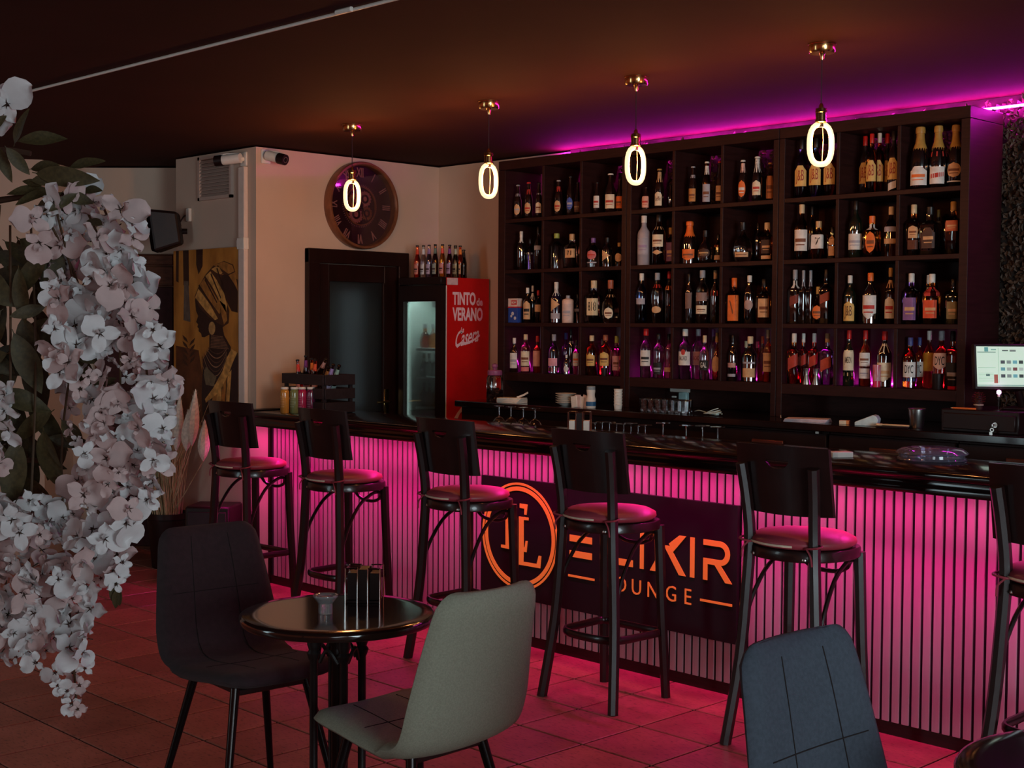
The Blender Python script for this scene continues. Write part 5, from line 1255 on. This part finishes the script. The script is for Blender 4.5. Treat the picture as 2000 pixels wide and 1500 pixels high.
zt_ = at(600, 731, 1, cy_-.09).z; ch = zt_-CZ
cw = max(.20, cx1-cx0); cdp = .22
t = thing('wooden_crate', (cx1-cw/2, cy_+cdp/2-.09, CT), 'black slatted crate of mixer bottles on the far end of the bar', 'crate')
M_CRT = mat('black_crate_wood', (.020,.013,.015), .5, var=.2)
for i in range(3):
    z0_ = ch*(.02+.355*i); z1_ = z0_+ch*.27
    for s in (-1, 1):
        MB().cbox(-cw/2, cw/2, s*cdp/2-.006, s*cdp/2+.006, z0_, z1_, .0015).build('slat', M_CRT, t)
        MB().cbox(s*cw/2-.006, s*cw/2+.006, -cdp/2+.007, cdp/2-.007, z0_, z1_, .0015).build('slat', M_CRT, t)
for sx_ in (-1, 1):
    for sy_ in (-1, 1): MB().cbox(sx_*(cw/2-.017)-.010, sx_*(cw/2-.017)+.010, sy_*(cdp/2-.017)-.010, sy_*(cdp/2-.017)+.010, 0, ch*.98, .001).build('corner_post', M_CRT, t)
MB().box(-cw/2+.007, cw/2-.007, -cdp/2+.007, cdp/2-.007, .003, .012).build('base_board', M_CRT, t)
ct = Vector(t.location)
cb_ = [(581,702,0,(190,30,20),(225,60,35),'red'),(596,694,.14,(70,8,20),(130,60,140),'plum'),(606,699,.10,(190,60,20),(235,130,50),'rust'),(614,701,.25,(200,50,20),(235,90,50),'orange'),(630,700,.75,(190,120,40),(225,170,160),'amber'),(637,716,.55,(170,110,60),(210,160,100),'brown'),(646,711,.55,(90,85,110),(175,150,205),'lilac'),(657,713,.60,(150,140,140),(170,215,200),'mint')]
for k, (px, py, tl, gc, nc, nm) in enumerate(cb_):
    y = ct.y-.06+(k % 3)*.055; p = at(px, 745, 1, y); tp = at(px+tl*10, py, 1, y)
    Hb = .235; d_ = Vector((math.sin(tl), -.10, math.cos(tl))).normalized(); base = tp-d_*Hb
    base.x = min(max(base.x, ct.x-cw/2+.045), ct.x+cw/2-.045); base.z = max(base.z, CT+.045)
    q = d_.to_track_quat('Z', 'Y').to_euler()
    make_bottle('mixer_bottle', base, .021, Hb, 'beer', glass(gc), 'k', ((.12,.42,tuple(int(v*.5+90) for v in nc),'rect','',(60,35,40),.9),(.70,.88,nc,'neck')), '%s mixer bottle with a dark cap sticking out of the black crate' % nm, 'bottle', 'mixer bottles in the crate', tilt=q)
# thin dark tray edge on the counter by the corner
a_, b_ = at(496, 803, 2, CT), at(542, 800, 2, CT)
t = thing('menu_folder', ((a_+b_)/2), 'thin black menu folder lying at the far end of the counter', 'menu', rz=math.atan2(b_.y-a_.y, b_.x-a_.x))
MB().cbox(-.11,.11,-.03,.05,0,.008,.001).build('cover', M_BLACKPL, t); MB().box(-.108,.108,-.028,.048,.002,.006).build('pages', M_BLACKPL, t)
# glasses hanging behind the counter (upside down coupes on the work ledge)
led = MB().cbox(-6.3, -0.3, 4.99, 5.13, .93, .96, .003).build('work_ledge', M_BLACKWOOD, label='narrow dark work ledge behind the bar counter', cat='ledge')
MB().box(-6.3,-.3,5.0,5.12,0,.93).build('ledge_panel', M_BLACKWOOD, led, smooth=None)
def coupe(px, m, lab, dy=0.0, h=.10, y=5.06):
    p = at(px, 850, 1, y+dy)
    t = thing('stem_glass', (p.x, y+dy, .9605), lab, 'glass', 'upturned glasses behind the counter')
    MB().lathe([(.042,0),(.043,.002),(.038,.030),(.020,.045),(.005,.050),(.0035,.055),(.0035,h-.008),(.006,h-.006),(.034,h-.002),(.034,h)], 20).build('bowl_and_foot', m, t, smooth=50)
M_RG = glass((225,60,50)); og = ['first','second','third','fourth','fifth','sixth','seventh','eighth','ninth','tenth','eleventh','twelfth']
for k in range(8): coupe(1162+k*14, M_CLEAR, 'small upturned clear glass right of the counter napkin holder, %s from left' % og[k], (k % 2)*.03, .095+.004*(k%3))
for k, px in enumerate((1295, 1340)): coupe(px, M_RG, 'upturned red stemmed glass behind the counter, %s of the two' % ('left','right')[k], 0, .118-.004*k)
for k, px in enumerate((1372, 1402)): coupe(px, M_CLEAR, 'upturned clear stemmed glass beside the red ones, %s of the pair' % ('left','right')[k], 0, .118)
for k, px in enumerate((975, 998, 1022, 1045)):
    p = at(px, 825, 1, 5.30); t = thing('wine_glass', (p.x, 5.06, .9605), 'upturned wine glass at the far end behind the counter, %s from left' % og[k], 'glass', 'upturned wine glasses')
    p = at(px, 822, 1, 5.06); t.location.x = p.x
    MB().lathe([(.032,0),(.033,.002),(.041,.035),(.040,.055),(.022,.080),(.005,.09),(.004,.095),(.004,.140),(.030,.146),(.030,.148)], 22).build('bowl_and_foot', M_CLEAR, t, smooth=50)
# ------------------------------------------------------------------ things on the back counter
KT = KZ+.0005
def kp(px, y): return at(px, 800, 1, y).x
t = thing('candy_jar', (kp(966, 5.50), 5.50, KT), 'glass jar of pink sweets with a mauve lid beside the fridge', 'jar')
MB().lathe([(.046,0),(.050,.004),(.050,.135),(.044,.150),(.036,.156)], 24).build('glass_body', M_CLEAR, t, smooth=50)
MB().lathe([(.042,.154),(.044,.158),(.044,.178),(.038,.184),(.012,.186),(.010,.192),(.018,.205),(.016,.218),(.004,.224)], 22).build('lid', c_mat((150,80,120),.4), t)
rng = random.Random(5); mb = MB()
for k in range(46):
    a = rng.uniform(0,6.28); r_ = rng.uniform(0,.036); z_ = .008+rng.random()*.07
    mb.lathe([(.002,-.008),(.0085,-.004),(.0085,.004),(.002,.008)], 7, c=(r_*math.cos(a), r_*math.sin(a), z_))
mb.build('sweets', mat('pink_sweets', s2l((225,70,85)), .4, col2=s2l((235,150,140)), scale=60), t, kind='stuff')
t = thing('paper_stack', (kp(1000, 5.47), 5.47, KT), 'stack of white napkins and papers beside the sweet jar', 'paper')
for k in range(5): MB().cbox(-.075,.075,-.05,.05,k*.006,k*.006+.0055,.001,Matrix.Rotation(.25+.09*(k-2),4,'Z')).build('sheet_bundle', M_PAPER, t)
MB().tube(smoothpts([(.02,.02,.031),(.06,.03,.045),(.10,.03,.062)],4), .006, 6, flat=.3).build('curled_sheet', M_PAPER, t)
x_ = kp(1105, 5.50)
for k in range(5):
    t = thing('white_bowl', (x_, 5.50, KT+k*.0125), 'white bowl in the stack on the back counter, %s from the bottom' % ORD[k+1], 'bowl', 'stacked white bowls')
    MB().lathe([(.024,0),(.026,.002),(.052,.016),(.058,.0185),(.057,.0200),(.05,.0175),(.022,.004)], 24).build('bowl_body', M_WHITE, t, smooth=50)
    MB().lathe([(.058,.0185),(.0592,.0193),(.058,.0203),(.0565,.0195)], 24).build('rim', M_WHITE, t)
t = thing('sugar_packets', (kp(1130, 5.45), 5.45, KT), 'bundle of white sugar packets in front of the bowls', 'packets')
for k in range(4): MB().cbox(-.02,.02,-.004,.004,0,.06+.008*(k%2),.001,Matrix.Translation((.018*k-.03,.006*k,0)) @ Matrix.Rotation(.12*(k-1),4,'Y')).build('packet', c_mat((215,195,190),.6) if k%2 else M_PAPER, t)
t = thing('spray_bottle', (kp(1154, 5.45), 5.45, KT), 'small white bottle with a blue label on the back counter', 'bottle')
MB().lathe([(.025,0),(.027,.004),(.027,.05),(.022,.062),(.021,.075),(.024,.09),(.024,.10)], 20).build('bottle_body', M_WHITE, t, smooth=50)
MB().lathe([(.0275,.012),(.0275,.036)], 20, cap=False).build('label', c_mat((40,95,140),.5), t)
MB().lathe([(.0225,.10),(.0235,.102),(.0235,.118),(.021,.12)], 20).build('cap', c_mat((150,160,165),.4), t)
for k in range(6):
    t = thing('espresso_cup', (kp(1207, 5.48), 5.48, KT+k*.0165), 'white paper cup in the slim stack, %s from the bottom' % ORD[k+1], 'cup', 'stacked paper cups')
    MB().lathe([(.019,0),(.0195,.001),(.0235,.026),(.022,.026),(.018,.003)], 18).build('cup_body', M_PAPER, t, smooth=50)
    MB().lathe([(.0235,.0245),(.0252,.026),(.0235,.0275)], 18).build('rim', M_PAPER, t)
n_g = 0
for r_ in range(2):
    for k in range(7):
        t = thing('tumbler_glass', (kp(1258+k*13.5+r_*5, 5.47+.07*r_), 5.47+.07*r_, KT), 'ribbed tumbler on the back counter, %s row, %s from left' % (('front','rear')[r_], ORD[k+1]), 'glass', 'tumblers on the back counter')
        MB().lathe([(.020,0),(.0225,.004),(.0245,.066),(.0225,.066),(.0195,.010)], 14).build('glass_body', M_CLEAR, t, smooth=20)
        MB().lathe([(.0225,.064),(.0240,.0675),(.0248,.066),(.0246,.063)], 14).build('rim', M_CLEAR, t)
p = at(1330, 766, 1, SY1-.01)
t = thing('wall_charger', (p.x, SY1-.0065, p.z), 'white plugged charger box on the panel below the middle shelf', 'charger')
MB().cbox(-.065,.065,-.022,0,.0,.045,.003).build('housing', M_WHITE, t)
MB().cbox(.0,.06,-.030,-.002,-.045,.003,.006).build('plug', c_mat((170,205,205),.4), t)
MB().cbox(-.060,-.03,-.012,0,-.032,-.022,.002).build('switch', M_WHITE, t)
t = thing('charging_cable', (kp(1392, 5.47), 5.47, KT), 'coiled pale charging cable on the back counter', 'cable')
pts = []
for k in range(46):
    a = k*.42; pts.append(((.045-.0004*k)*math.cos(a)*1.25, (.03)*math.sin(a), .006+.028*(.5+.5*math.sin(a*1.03+1))*(k/46)+.004))
MB().tube(pts, .0024, 6).build('coil', c_mat((190,215,215),.5), t)
MB().tube(smoothpts([(-.16,.06,.012),(-.11,.03,.02),(-.06,.01,.016),(-.03,-.01,.012)],5), .0024, 6).build('lead', c_mat((190,215,215),.5), t)
MB().cbox(-.02,.05,-.010,.010,.004,.016,.003,Matrix.Rotation(-.4,4,'Z')).build('plug', c_mat((170,205,205),.4), t)
t = thing('paper_pad', (kp(1578, 5.47), 5.47, KT), 'thick stack of papers with a lifted corner on the back counter', 'paper')
for k in range(4): MB().cbox(-.10,.10,-.062,.062,k*.004,k*.004+.0036,.0008,Matrix.Rotation(.30+.05*k,4,'Z')).build('sheet_bundle', c_mat((205,190,195),.8), t)
MB().add([(-.112,-.062,.016),(-.100,-.070,.016),(-.108,-.064,.030),(-.113,-.060,.028)], [(0,1,2,3)]).build('lifted_corner', M_PAPER, t, smooth=None)
t = thing('small_carton', (kp(1650, 5.46), 5.46, KT), 'small cream and orange carton beside the card terminal', 'box', rz=.4)
MB().cbox(-.022,.010,-.018,.018,0,.018,.001).build('carton_body', c_mat((220,200,170),.6), t); MB().cbox(.0102,.022,-.018,.018,0,.018,.001).build('end_flap', c_mat((215,130,70),.6), t)
t = thing('card_terminal', (kp(1692, 5.47), 5.47, KT), 'white card payment terminal lying on the back counter', 'card terminal', rz=.35)
prf = [(-.045,0),(.055,0),(.060,.030),(.050,.046),(.036,.050),(-.045,.016)]
MB().prism(prf, (0,-.036,0), X, Z, Y, .072).build('body', c_mat((205,222,220),.35), t, smooth=None, bevel=.003)
u_ = Vector((.081,0,.034)).normalized(); n_ = Vector((-u_.z,0,u_.x)); o_ = Vector((-.045,0,.016))+n_*.0006
MB().add([o_+u_*.010-Y*.029+n_*.001, o_+u_*.072-Y*.029+n_*.001, o_+u_*.072+Y*.029+n_*.001, o_+u_*.010+Y*.029+n_*.001], [(0,1,2,3)]).build('screen', mat('dark_screen', (.012,.008,.008), .1, var=0), t, smooth=None)
t = thing('bill_tray', (kp(1745, 5.44), 5.44, KT), 'black bill tray with a pale pen beside the card terminal', 'tray', rz=.3)
MB().cbox(-.07,.07,-.04,.04,0,.008,.002).build('tray_body', M_BLACKPL, t)
MB().tube([(-.06,-.01,.013),(.075,-.02,.012)], .004, 8).build('pen', c_mat((225,180,130),.5), t); MB().cbox(-.072,-.045,-.018,.0,.008,.017,.002).build('clip', c_mat((230,190,140),.5), t)
t = thing('steel_cup', (kp(1791, 5.52), 5.52, KT), 'steel shaker cup standing under the right shelf', 'cup')
MB().lathe([(.028,0),(.030,.003),(.038,.085),(.0365,.085),(.028,.006)], 24).build('cup_body', M_STEEL, t, smooth=50)
MB().lathe([(.038,.083),(.0395,.085),(.038,.087),(.0365,.085)], 24).build('rim', M_STEEL, t)
# cash drawer and monitor
yD = 5.46
dx0, dx1 = at(1838, 825, 1, yD).x, at(1990, 825, 1, yD).x
zD = at(1900, 801, 1, yD).z
t = thing('cash_drawer', ((dx0+dx1)/2, yD, KT), 'black cash drawer with a key in its lock on the back counter', 'cash drawer')
w = (dx1-dx0)/2; hD = zD-KT
MB().cbox(-w,w,0,.36,0,hD,.004).build('case', M_BLACKPL, t)
fr_ = MB().cbox(-w+.012,w-.012,-.010,0.002,.012,hD-.016,.003).build('front', M_CAB, t)
kx = at(1947, 830, 1, yD).x-(dx0+dx1)/2; kz = at(1947, 830, 1, yD).z-KT
MB().tube([(kx,-.018,kz),(kx,-.008,kz)], .011, 14).build('lock', M_STEEL, t)
MB().cbox(kx-.003,kx+.003,-.042,-.018,kz-.006,kz+.006,.001).build('key', M_STEEL, t)
MB().ring(.005,.009,14,(kx-.006,-.030,kz-.020),X,Z,WN,.002).cbox(kx-.018,kx-.004,-.032,-.029,kz-.046,kz-.028,.001).build('key_ring', M_STEEL, t)
# monitor facing the room
mc = at(1990, 716, 1, 5.60); ZTOP = KT+hD
nm_ = Vector((-CF.x, -CF.y, 0)).normalized(); rt = Vector((-nm_.y, nm_.x, 0)); rt = rt if rt.dot(CR) > 0 else -rt
t = thing('till_monitor', (mc.x, mc.y, ZTOP), 'till touch screen showing a pale menu of product icons', 'monitor')
tilt = .16; upv = (Z*math.cos(tilt)-nm_*math.sin(tilt)); fn = (nm_*math.cos(tilt)+Z*math.sin(tilt))
mo = Vector((0,0,mc.z-ZTOP))
Mm = Matrix(((rt.x,-fn.x,upv.x,mo.x),(rt.y,-fn.y,upv.y,mo.y),(rt.z,-fn.z,upv.z,mo.z),(0,0,0,1)))
hw_, hh_ = .180, .086
MB().cbox(-hw_-.012,hw_+.012,.001,.035,-hh_-.014,hh_+.012,.004,Mm).build('bezel', M_BLACKPL, t)
scr = MB().box(-hw_,hw_,-.001,.001,-hh_,hh_,Mm).build('screen', mat('lit_screen', s2l((190,215,195)), .3, emit=s2l((196,222,200)), estr=.62, var=.02), t, smooth=None)
def ui(name, x0, x1, z0, z1, rgb): MB().box(x0,x1,-.0022,-.0012,z0,z1,Mm).build(name, mat('ui_%02x%02x%02x' % rgb, s2l(rgb), .4, emit=s2l(rgb), estr=.5, var=.05), scr, smooth=None)
ui('toolbar_line', -hw_+.004, -.098, .060, .0625, (70,95,95)); ui('toolbar_tile', -.146,-.130,.064,.083,(90,150,145)); ui('toolbar_tile', -.118,-.096,.070,.075,(120,160,150))
ui('divider_line', -.088,-.0865,-.07,.08,(150,175,160)); ui('red_button', -.108,-.092,-.072,-.035,(150,80,65)); ui('small_button', -.142,-.126,-.042,-.033,(60,95,90))
ui('list_line', -hw_+.004,-.10,-.006,-.0045,(140,165,150)); ui('status_line', -hw_,hw_,-.083,-.080,(90,130,120))
for k in range(7): ui('list_row', -hw_+.006,-.11,-.030-.006*k,-.0285-.006*k,(165,188,172))
cols_ = [(70,75,80),(110,60,65),(80,90,90),(120,135,130),(170,185,175),(95,150,155),(100,160,165),(60,66,66),(150,165,155),(50,58,58)]
for r_ in range(3):
    for k in range(9): ui('icon', -.078+.026*k, -.060+.026*k, .012-.030*r_, .026-.030*r_, cols_[(r_*5+k*3) % 10])
ui('heading', -.070,-.045,.066,.071,(70,80,80)); ui('heading', -.038,-.012,.064,.072,(110,120,115))
ft = Mm @ Vector((0,.02,-hh_-.012))
MB().tube([ft, Vector((ft.x*.5, ft.y+.03, .03)), Vector((0,.05,.012))], .016, 10).build('stand_arm', M_BLACKPL, t)
MB().cbox(-.08,.08,-.01,.11,0,.012,.004).build('stand_base', M_BLACKPL, t)
# small led ball lamp and ornament on the cash drawer
p = at(1951, 766, 1, 5.50); t = thing('led_desk_lamp', (p.x, 5.50, ZTOP), 'tiny gooseneck lamp with a glowing violet head under the till', 'lamp')
zl = p.z-ZTOP
MB().lathe([(.001,-.010),(.008,-.007),(.010,0),(.008,.007),(.001,.010)], 14, c=(0,0,zl)).build('glow_head', mat('violet_glow_head', (1,.4,.9), .4, emit=(1.0,.22,.85), estr=14, var=0), t)
MB().tube([(0,0,zl-.009),(0,0,zl-.020)], .005, 8).build('head_neck', M_WHITE, t)
MB().tube(smoothpts([(.035,0,zl*.80),(.033,0,zl*.5),(.018,0,.012),(-.01,0,.004)],5), .0022, 6).build('gooseneck', M_BLACKPL, t)
MB().lathe([(.018,0),(.018,.004),(.014,.006)], 18, c=(-.005,0,0)).build('base', M_BLACKPL, t)
MB().tube([(0,0,.005),(0,0,zl-.018)], .0016, 6).build('pin', M_BLACKPL, t)
p = at(1911, 800, 1, 5.50); t = thing('pine_cone_ornament', (p.x, 5.50, ZTOP), 'dark red pine cone ornament on the cash drawer', 'ornament')
mb = MB()
for r_ in range(7):
    z_ = .006+r_*.010; rr = .024*math.sin(math.pi*(r_+1.2)/9)
    for k in range(10):
        a = 2*math.pi*(k+.5*(r_ % 2))/10; d_ = Vector((math.cos(a), math.sin(a), .35)); s_ = Vector((-math.sin(a), math.cos(a), 0))
        c_ = Vector((0,0,z_)); mb.add([c_+d_*rr*.5-s_*.003, c_+d_*rr*.5+s_*.003, c_+d_*rr*1.15+s_*.0055, c_+d_*rr*1.3+Z*.004, c_+d_*rr*1.15-s_*.0055], [(0,1,2,3,4)])
mb.build('scales', mat('cone_scales', s2l((120,40,28)), .6, col2=s2l((70,20,16)), scale=40), t, smooth=None, kind='stuff')
MB().lathe([(.014,0),(.016,.004),(.018,.03),(.012,.06),(.002,.078)], 14).build('core', c_mat((55,20,16),.7), t)
MB().ring(.017,.021,20,(0,0,.020),X,Y,Z,.004).build('twine_band', c_mat((200,175,150),.7), t)
a_, b_ = at(1862, 797, 1, 5.47), at(1905, 799, 1, 5.47)
t = thing('pencil', ((a_.x+b_.x)/2, 5.475, ZTOP+.0045), 'orange pencil lying along the top of the cash drawer', 'pencil')
MB().tube([(-.055,0,0),(.050,0,0)], .0042, 6).build('shaft', c_mat((225,110,50),.4), t); MB().tube([(-.055,0,0),(-.066,0,0)], [.0042,.0008], 6).build('tip', c_mat((225,190,140),.6), t)
# ------------------------------------------------------------------ hanging artificial wisteria in the foreground
M_PET = mat('white_silk_petal', s2l((222,222,222)), .75, var=.05, scale=25, sheen=.1)
M_PET2 = mat('blush_silk_petal', s2l((210,186,183)), .75, var=.05, scale=25, sheen=.1)
M_LEAF = mat('olive_silk_leaf', s2l((74,66,40)), .6, var=.25, scale=14)
M_STEM = mat('brown_green_stem', s2l((84,62,42)), .7)
M_CALX = mat('dark_calyx', s2l((52,34,24)), .7)
rng = random.Random(21)
DW = 2.35
tree_base = atd(-330, 750, DW+.2); 
tree = thing('wisteria_tree', (tree_base.x, tree_base.y, 0), 'hanging white artificial wisteria with olive leaves in the left foreground', 'artificial tree')
tb = Vector((tree_base.x, tree_base.y, 0))
def petal(mb, o, ax, nn, ln, wd, cup, N=4):
    ax = ax.normalized(); nn = (nn-ax*nn.dot(ax)).normalized(); sd = ax.cross(nn); vs = []; fs = []
    for j in range(N+1):
        v = j/N; w_ = wd*math.sin(math.pi*min(1, .10+.84*v))**.55*(1 if j < N else .62)
        for i in range(4):
            u_ = -1+2*i/3
            vs.append(o+ax*(ln*v)+sd*(w_*u_)+nn*(cup*(abs(u_)**2)*wd*.6-cup*.55*ln*v*v*(.6 if cup > 0 else 1)+.0035*math.sin(5*v+3*u_)))
    for j in range(N):
        for i in range(3): fs.append((j*4+i, j*4+i+1, j*4+i+5, j*4+i+4))
    mb.add(vs, fs)
fl_me = []
for vtx in range(8):
    big = vtx < 5
    a_ = MB(); r2 = random.Random(100+vtx); s_ = 1.0 if big else .55
    # banner petals + wings around the throat; flower faces +Z of its own frame
    npet = (3,4,3,4,4,4,4,3)[vtx]
    for k in range(npet):
        an = 2*math.pi*k/npet+r2.uniform(-.35,.35); lean = r2.uniform(.0,.45) if k else r2.uniform(-.1,.25)
        d_ = Vector((math.cos(an), math.sin(an), lean)); ln = (.044 if k == 0 else .034)*s_*r2.uniform(.85,1.15)
        petal(a_, d_*.003, d_, Vector((0,0,1)), ln, ln*(.60 if k == 0 else .40), r2.uniform(.12,.45), 5)
    if big:
        for k in range(1):
            an = r2.uniform(0,6.28); d_ = Vector((math.cos(an)*.5, math.sin(an)*.4, 1)); petal(a_, d_*.004, d_, Vector((math.cos(an),math.sin(an),0)), .020*s_, .010*s_, .6)
    me = a_.mesh('flower', M_PET if vtx % 3 else M_PET2, 80)
    cx_ = MB()
    for k in range(5):
        an = 2*math.pi*(k+.5)/5; d_ = Vector((math.cos(an), math.sin(an), .5)); s2 = Vector((-math.sin(an), math.cos(an), 0))*.0016
        cx_.add([d_*.0005-s2+Z*.003, d_*.0005+s2+Z*.003, d_*.011*s_+Z*.0035], [(0,1,2)])
    cx_.tube([(0,0,-.004),(0,0,-.016*s_)], .0014, 5)
    cm = cx_.mesh('calyx', M_CALX, None)
    fl_me.append((me, cm))
def inpoly(x, y, P):
    c = False; j = len(P)-1
    for i in range(len(P)):
        if (P[i][1] > y) != (P[j][1] > y) and x < (P[j][0]-P[i][0])*(y-P[i][1])/(P[j][1]-P[i][1])+P[i][0]: c = not c
        j = i
    return c
OUT = [(50,432),(105,395),(170,372),(215,385),(262,430),(268,480),(272,530),(288,580),(300,620),(322,700),(332,770),(330,845),(300,905),(285,960),(256,1000),(240,1050),(220,1110),(190,1160),(178,1240),(168,1300),(152,1360),(128,1365),(95,1310),(30,1285),(-40,1270),(-40,985),(40,970),(115,985),(160,930),(140,860),(125,770),(110,690),(95,610),(95,520)]
pts = []; tries = 0
while len(pts) < 270 and tries < 60000:
    tries += 1
    x, y = rng.uniform(-40,340), rng.uniform(370,1370)
    if not inpoly(x, y, OUT): continue
    md = 24
    if any((x-a[0])**2+((y-a[1])*.9)**2 < md*md for a in pts): continue
    pts.append((x, y, rng.uniform(-.06,.10)))
pts += [(14,205,-.02),(2,178,0),(-6,250,0),(140,1372,0),(152,1384,.0),(132,1350,.01),(226,1140,0),(232,1120,.02),(238,1098,0),(8,800,-.05),(18,838,-.05),(2,870,-.04),(28,985,-.04),(12,770,-.03),(-4,905,-.03),(50,1240,0),(38,1040,-.05),(300,940,.03),(286,975,.03),(312,905,.02)]
rows_ = [(80,150),(170,95),(230,60)]
def orient(d_, spin):
    q = d_.to_track_quat('Z', 'Y'); return (q @ Matrix.Rotation(spin,3,'Z').to_quaternion()).to_euler()
for x, y, dz_ in pts:
    p = atd(x, y, DW+dz_)
    tip = (y > 1280 or (abs(x-230) < 25 and y > 1090))
    k = rng.randrange(5) if not tip else 5+rng.randrange(3)
    if rng.random() < .14: k = 5+rng.randrange(3)
    f_ = -CF*rng.uniform(.35,1.0)+CR*rng.uniform(-.8,.9)+CU*rng.uniform(-.85,.45)
    o = put('flower', fl_me[k][0], tree, p-tb); o.rotation_euler = orient(f_, rng.uniform(0,6.28)); sz = rng.uniform(.62,1.02); o.scale = (sz,sz,sz)
    put('calyx', fl_me[k][1], o)
# leaf meshes
lf = []
for v_ in range(3):
    a_ = MB(); ln, wd = 1.0, (.21,.25,.17)[v_]; N = 8; vs = []
    for j in range(N+1):
        t_ = j/N; w_ = wd*math.sin(math.pi*t_)**.8*(1-.25*t_)+.004
        for i in range(5):
            u_ = -1+i*.5; vs.append((u_*w_, ln*t_, .10*abs(u_)*w_*2-.16*t_*t_+.012*math.sin(9*t_+v_)*u_))
    a_.add(vs, [(j*5+i, j*5+i+1, j*5+i+6, j*5+i+5) for j in range(N) for i in range(4)])
    a_.tube([(0,-.06,0),(0,.3,-.012),(0,.7,-.078),(0,.98,-.152)], [.010,.008,.006,.003], 4)
    lf.append(a_.mesh('leaf', M_LEAF, 60))
def leaf(x0, y0, x1, y1, dz_=0.0, roll=None):
    a, b = atd(x0, y0, DW+dz_), atd(x1, y1, DW+dz_+rng.uniform(-.03,.03)); d_ = b-a; ln = d_.length; yv = d_.normalized()
    nn = (-CF+CU*rng.uniform(-.2,.7)+CR*rng.uniform(-.5,.5)) if roll is None else roll
    zv = (nn-yv*nn.dot(yv)).normalized(); xv = yv.cross(zv)
    o = put('leaf', rng.choice(lf), tree); o.matrix_local = Matrix.Translation(a-tb) @ Matrix(((xv.x,yv.x,zv.x,0),(xv.y,yv.y,zv.y,0),(xv.z,yv.z,zv.z,0),(0,0,0,1))) @ Matrix.Scale(ln,4)
for q in ((28,282,46,212),(34,276,130,262),(12,288,58,342),(-6,285,20,354),(-30,260,10,225),(136,326,198,308),(70,338,184,352),(60,352,150,348),(100,372,28,392),(84,362,40,350),(120,376,60,418),(150,378,96,410),(128,380,180,395),(110,385,132,420),(90,368,10,372),(160,372,195,368),(200,440,165,425),(60,330,110,318)): leaf(*q, dz_=rng.uniform(-.05,.05))
for k in range(84):
    x, y = rng.uniform(-70,140), rng.uniform(450,960); an = rng.uniform(.1,3.0); ln = rng.uniform(85,150)
    leaf(x, y, x+math.cos(an)*ln*.8, y+math.sin(an)*ln, dz_=rng.uniform(.02,.24))
for q in ((170,760,225,735),(190,900,235,950),(120,820,165,880),(140,690,200,705),(230,1150,222,1190),(222,1130,226,1185),(228,1140,232,1188)): leaf(*q, dz_=.06)
# stems of the hanging racemes and the branch that carries them
M_BARK = mat('tree_bark', s2l((70,48,34)), .85, var=.3, scale=20, bump=.6, bscale=60)
for line in ([(60,430),(70,700),(60,1000),(48,1260)],[(110,410),(150,620),(120,900),(150,1380)],[(160,390),(225,560),(235,800),(228,1180)],[(200,400),(262,560),(290,760),(300,950)],[(90,420),(155,560),(200,760),(170,1120)],[(20,440),(20,800),(10,1200)],[(0,400),(-20,700),(0,1000)]):
    w3 = [atd(x, y, DW+.03+.02*i)-tb for i, (x, y) in enumerate(line)]
    MB().tube(smoothpts(w3, 5), .0022, 5).build('raceme_stem', M_STEM, tree)
top = [atd(x, y, DW+.06)-tb for x, y in ((220,395),(130,380),(40,385),(-120,420),(-330,520))]
MB().tube(smoothpts(top, 4), [.003,.003,.003,.004,.004,.004,.005,.005,.005,.006,.006,.007,.008,.009,.010,.012,.014][:len(smoothpts(top,4))], 7).build('branch', M_BARK, tree)
top = [atd(x, y, DW+.04)-tb for x, y in ((60,300),(0,292),(-120,300),(-330,360))]
MB().tube(smoothpts(top, 4), .005, 6).build('branch', M_BARK, tree)
for line in ([(-330,520),(-100,640),(60,720)],[(-330,560),(-60,860),(90,900)]): MB().tube(smoothpts([atd(x,y,DW+.12)-tb for x,y in line],4), .005, 6).build('branch', M_BARK, tree)
zt_ = atd(-330, 300, DW+.2).z
MB().tube(smoothpts([(0,0,.25),(.01,.0,.8),(-.01,.01,1.4),(.0,0,zt_)],4), .035, 10).build('trunk', M_BARK, tree)
MB().lathe([(.14,0),(.15,.01),(.18,.28),(.19,.30),(.17,.30),(.16,.26)], 24).build('pot', M_BLACKPL, tree)
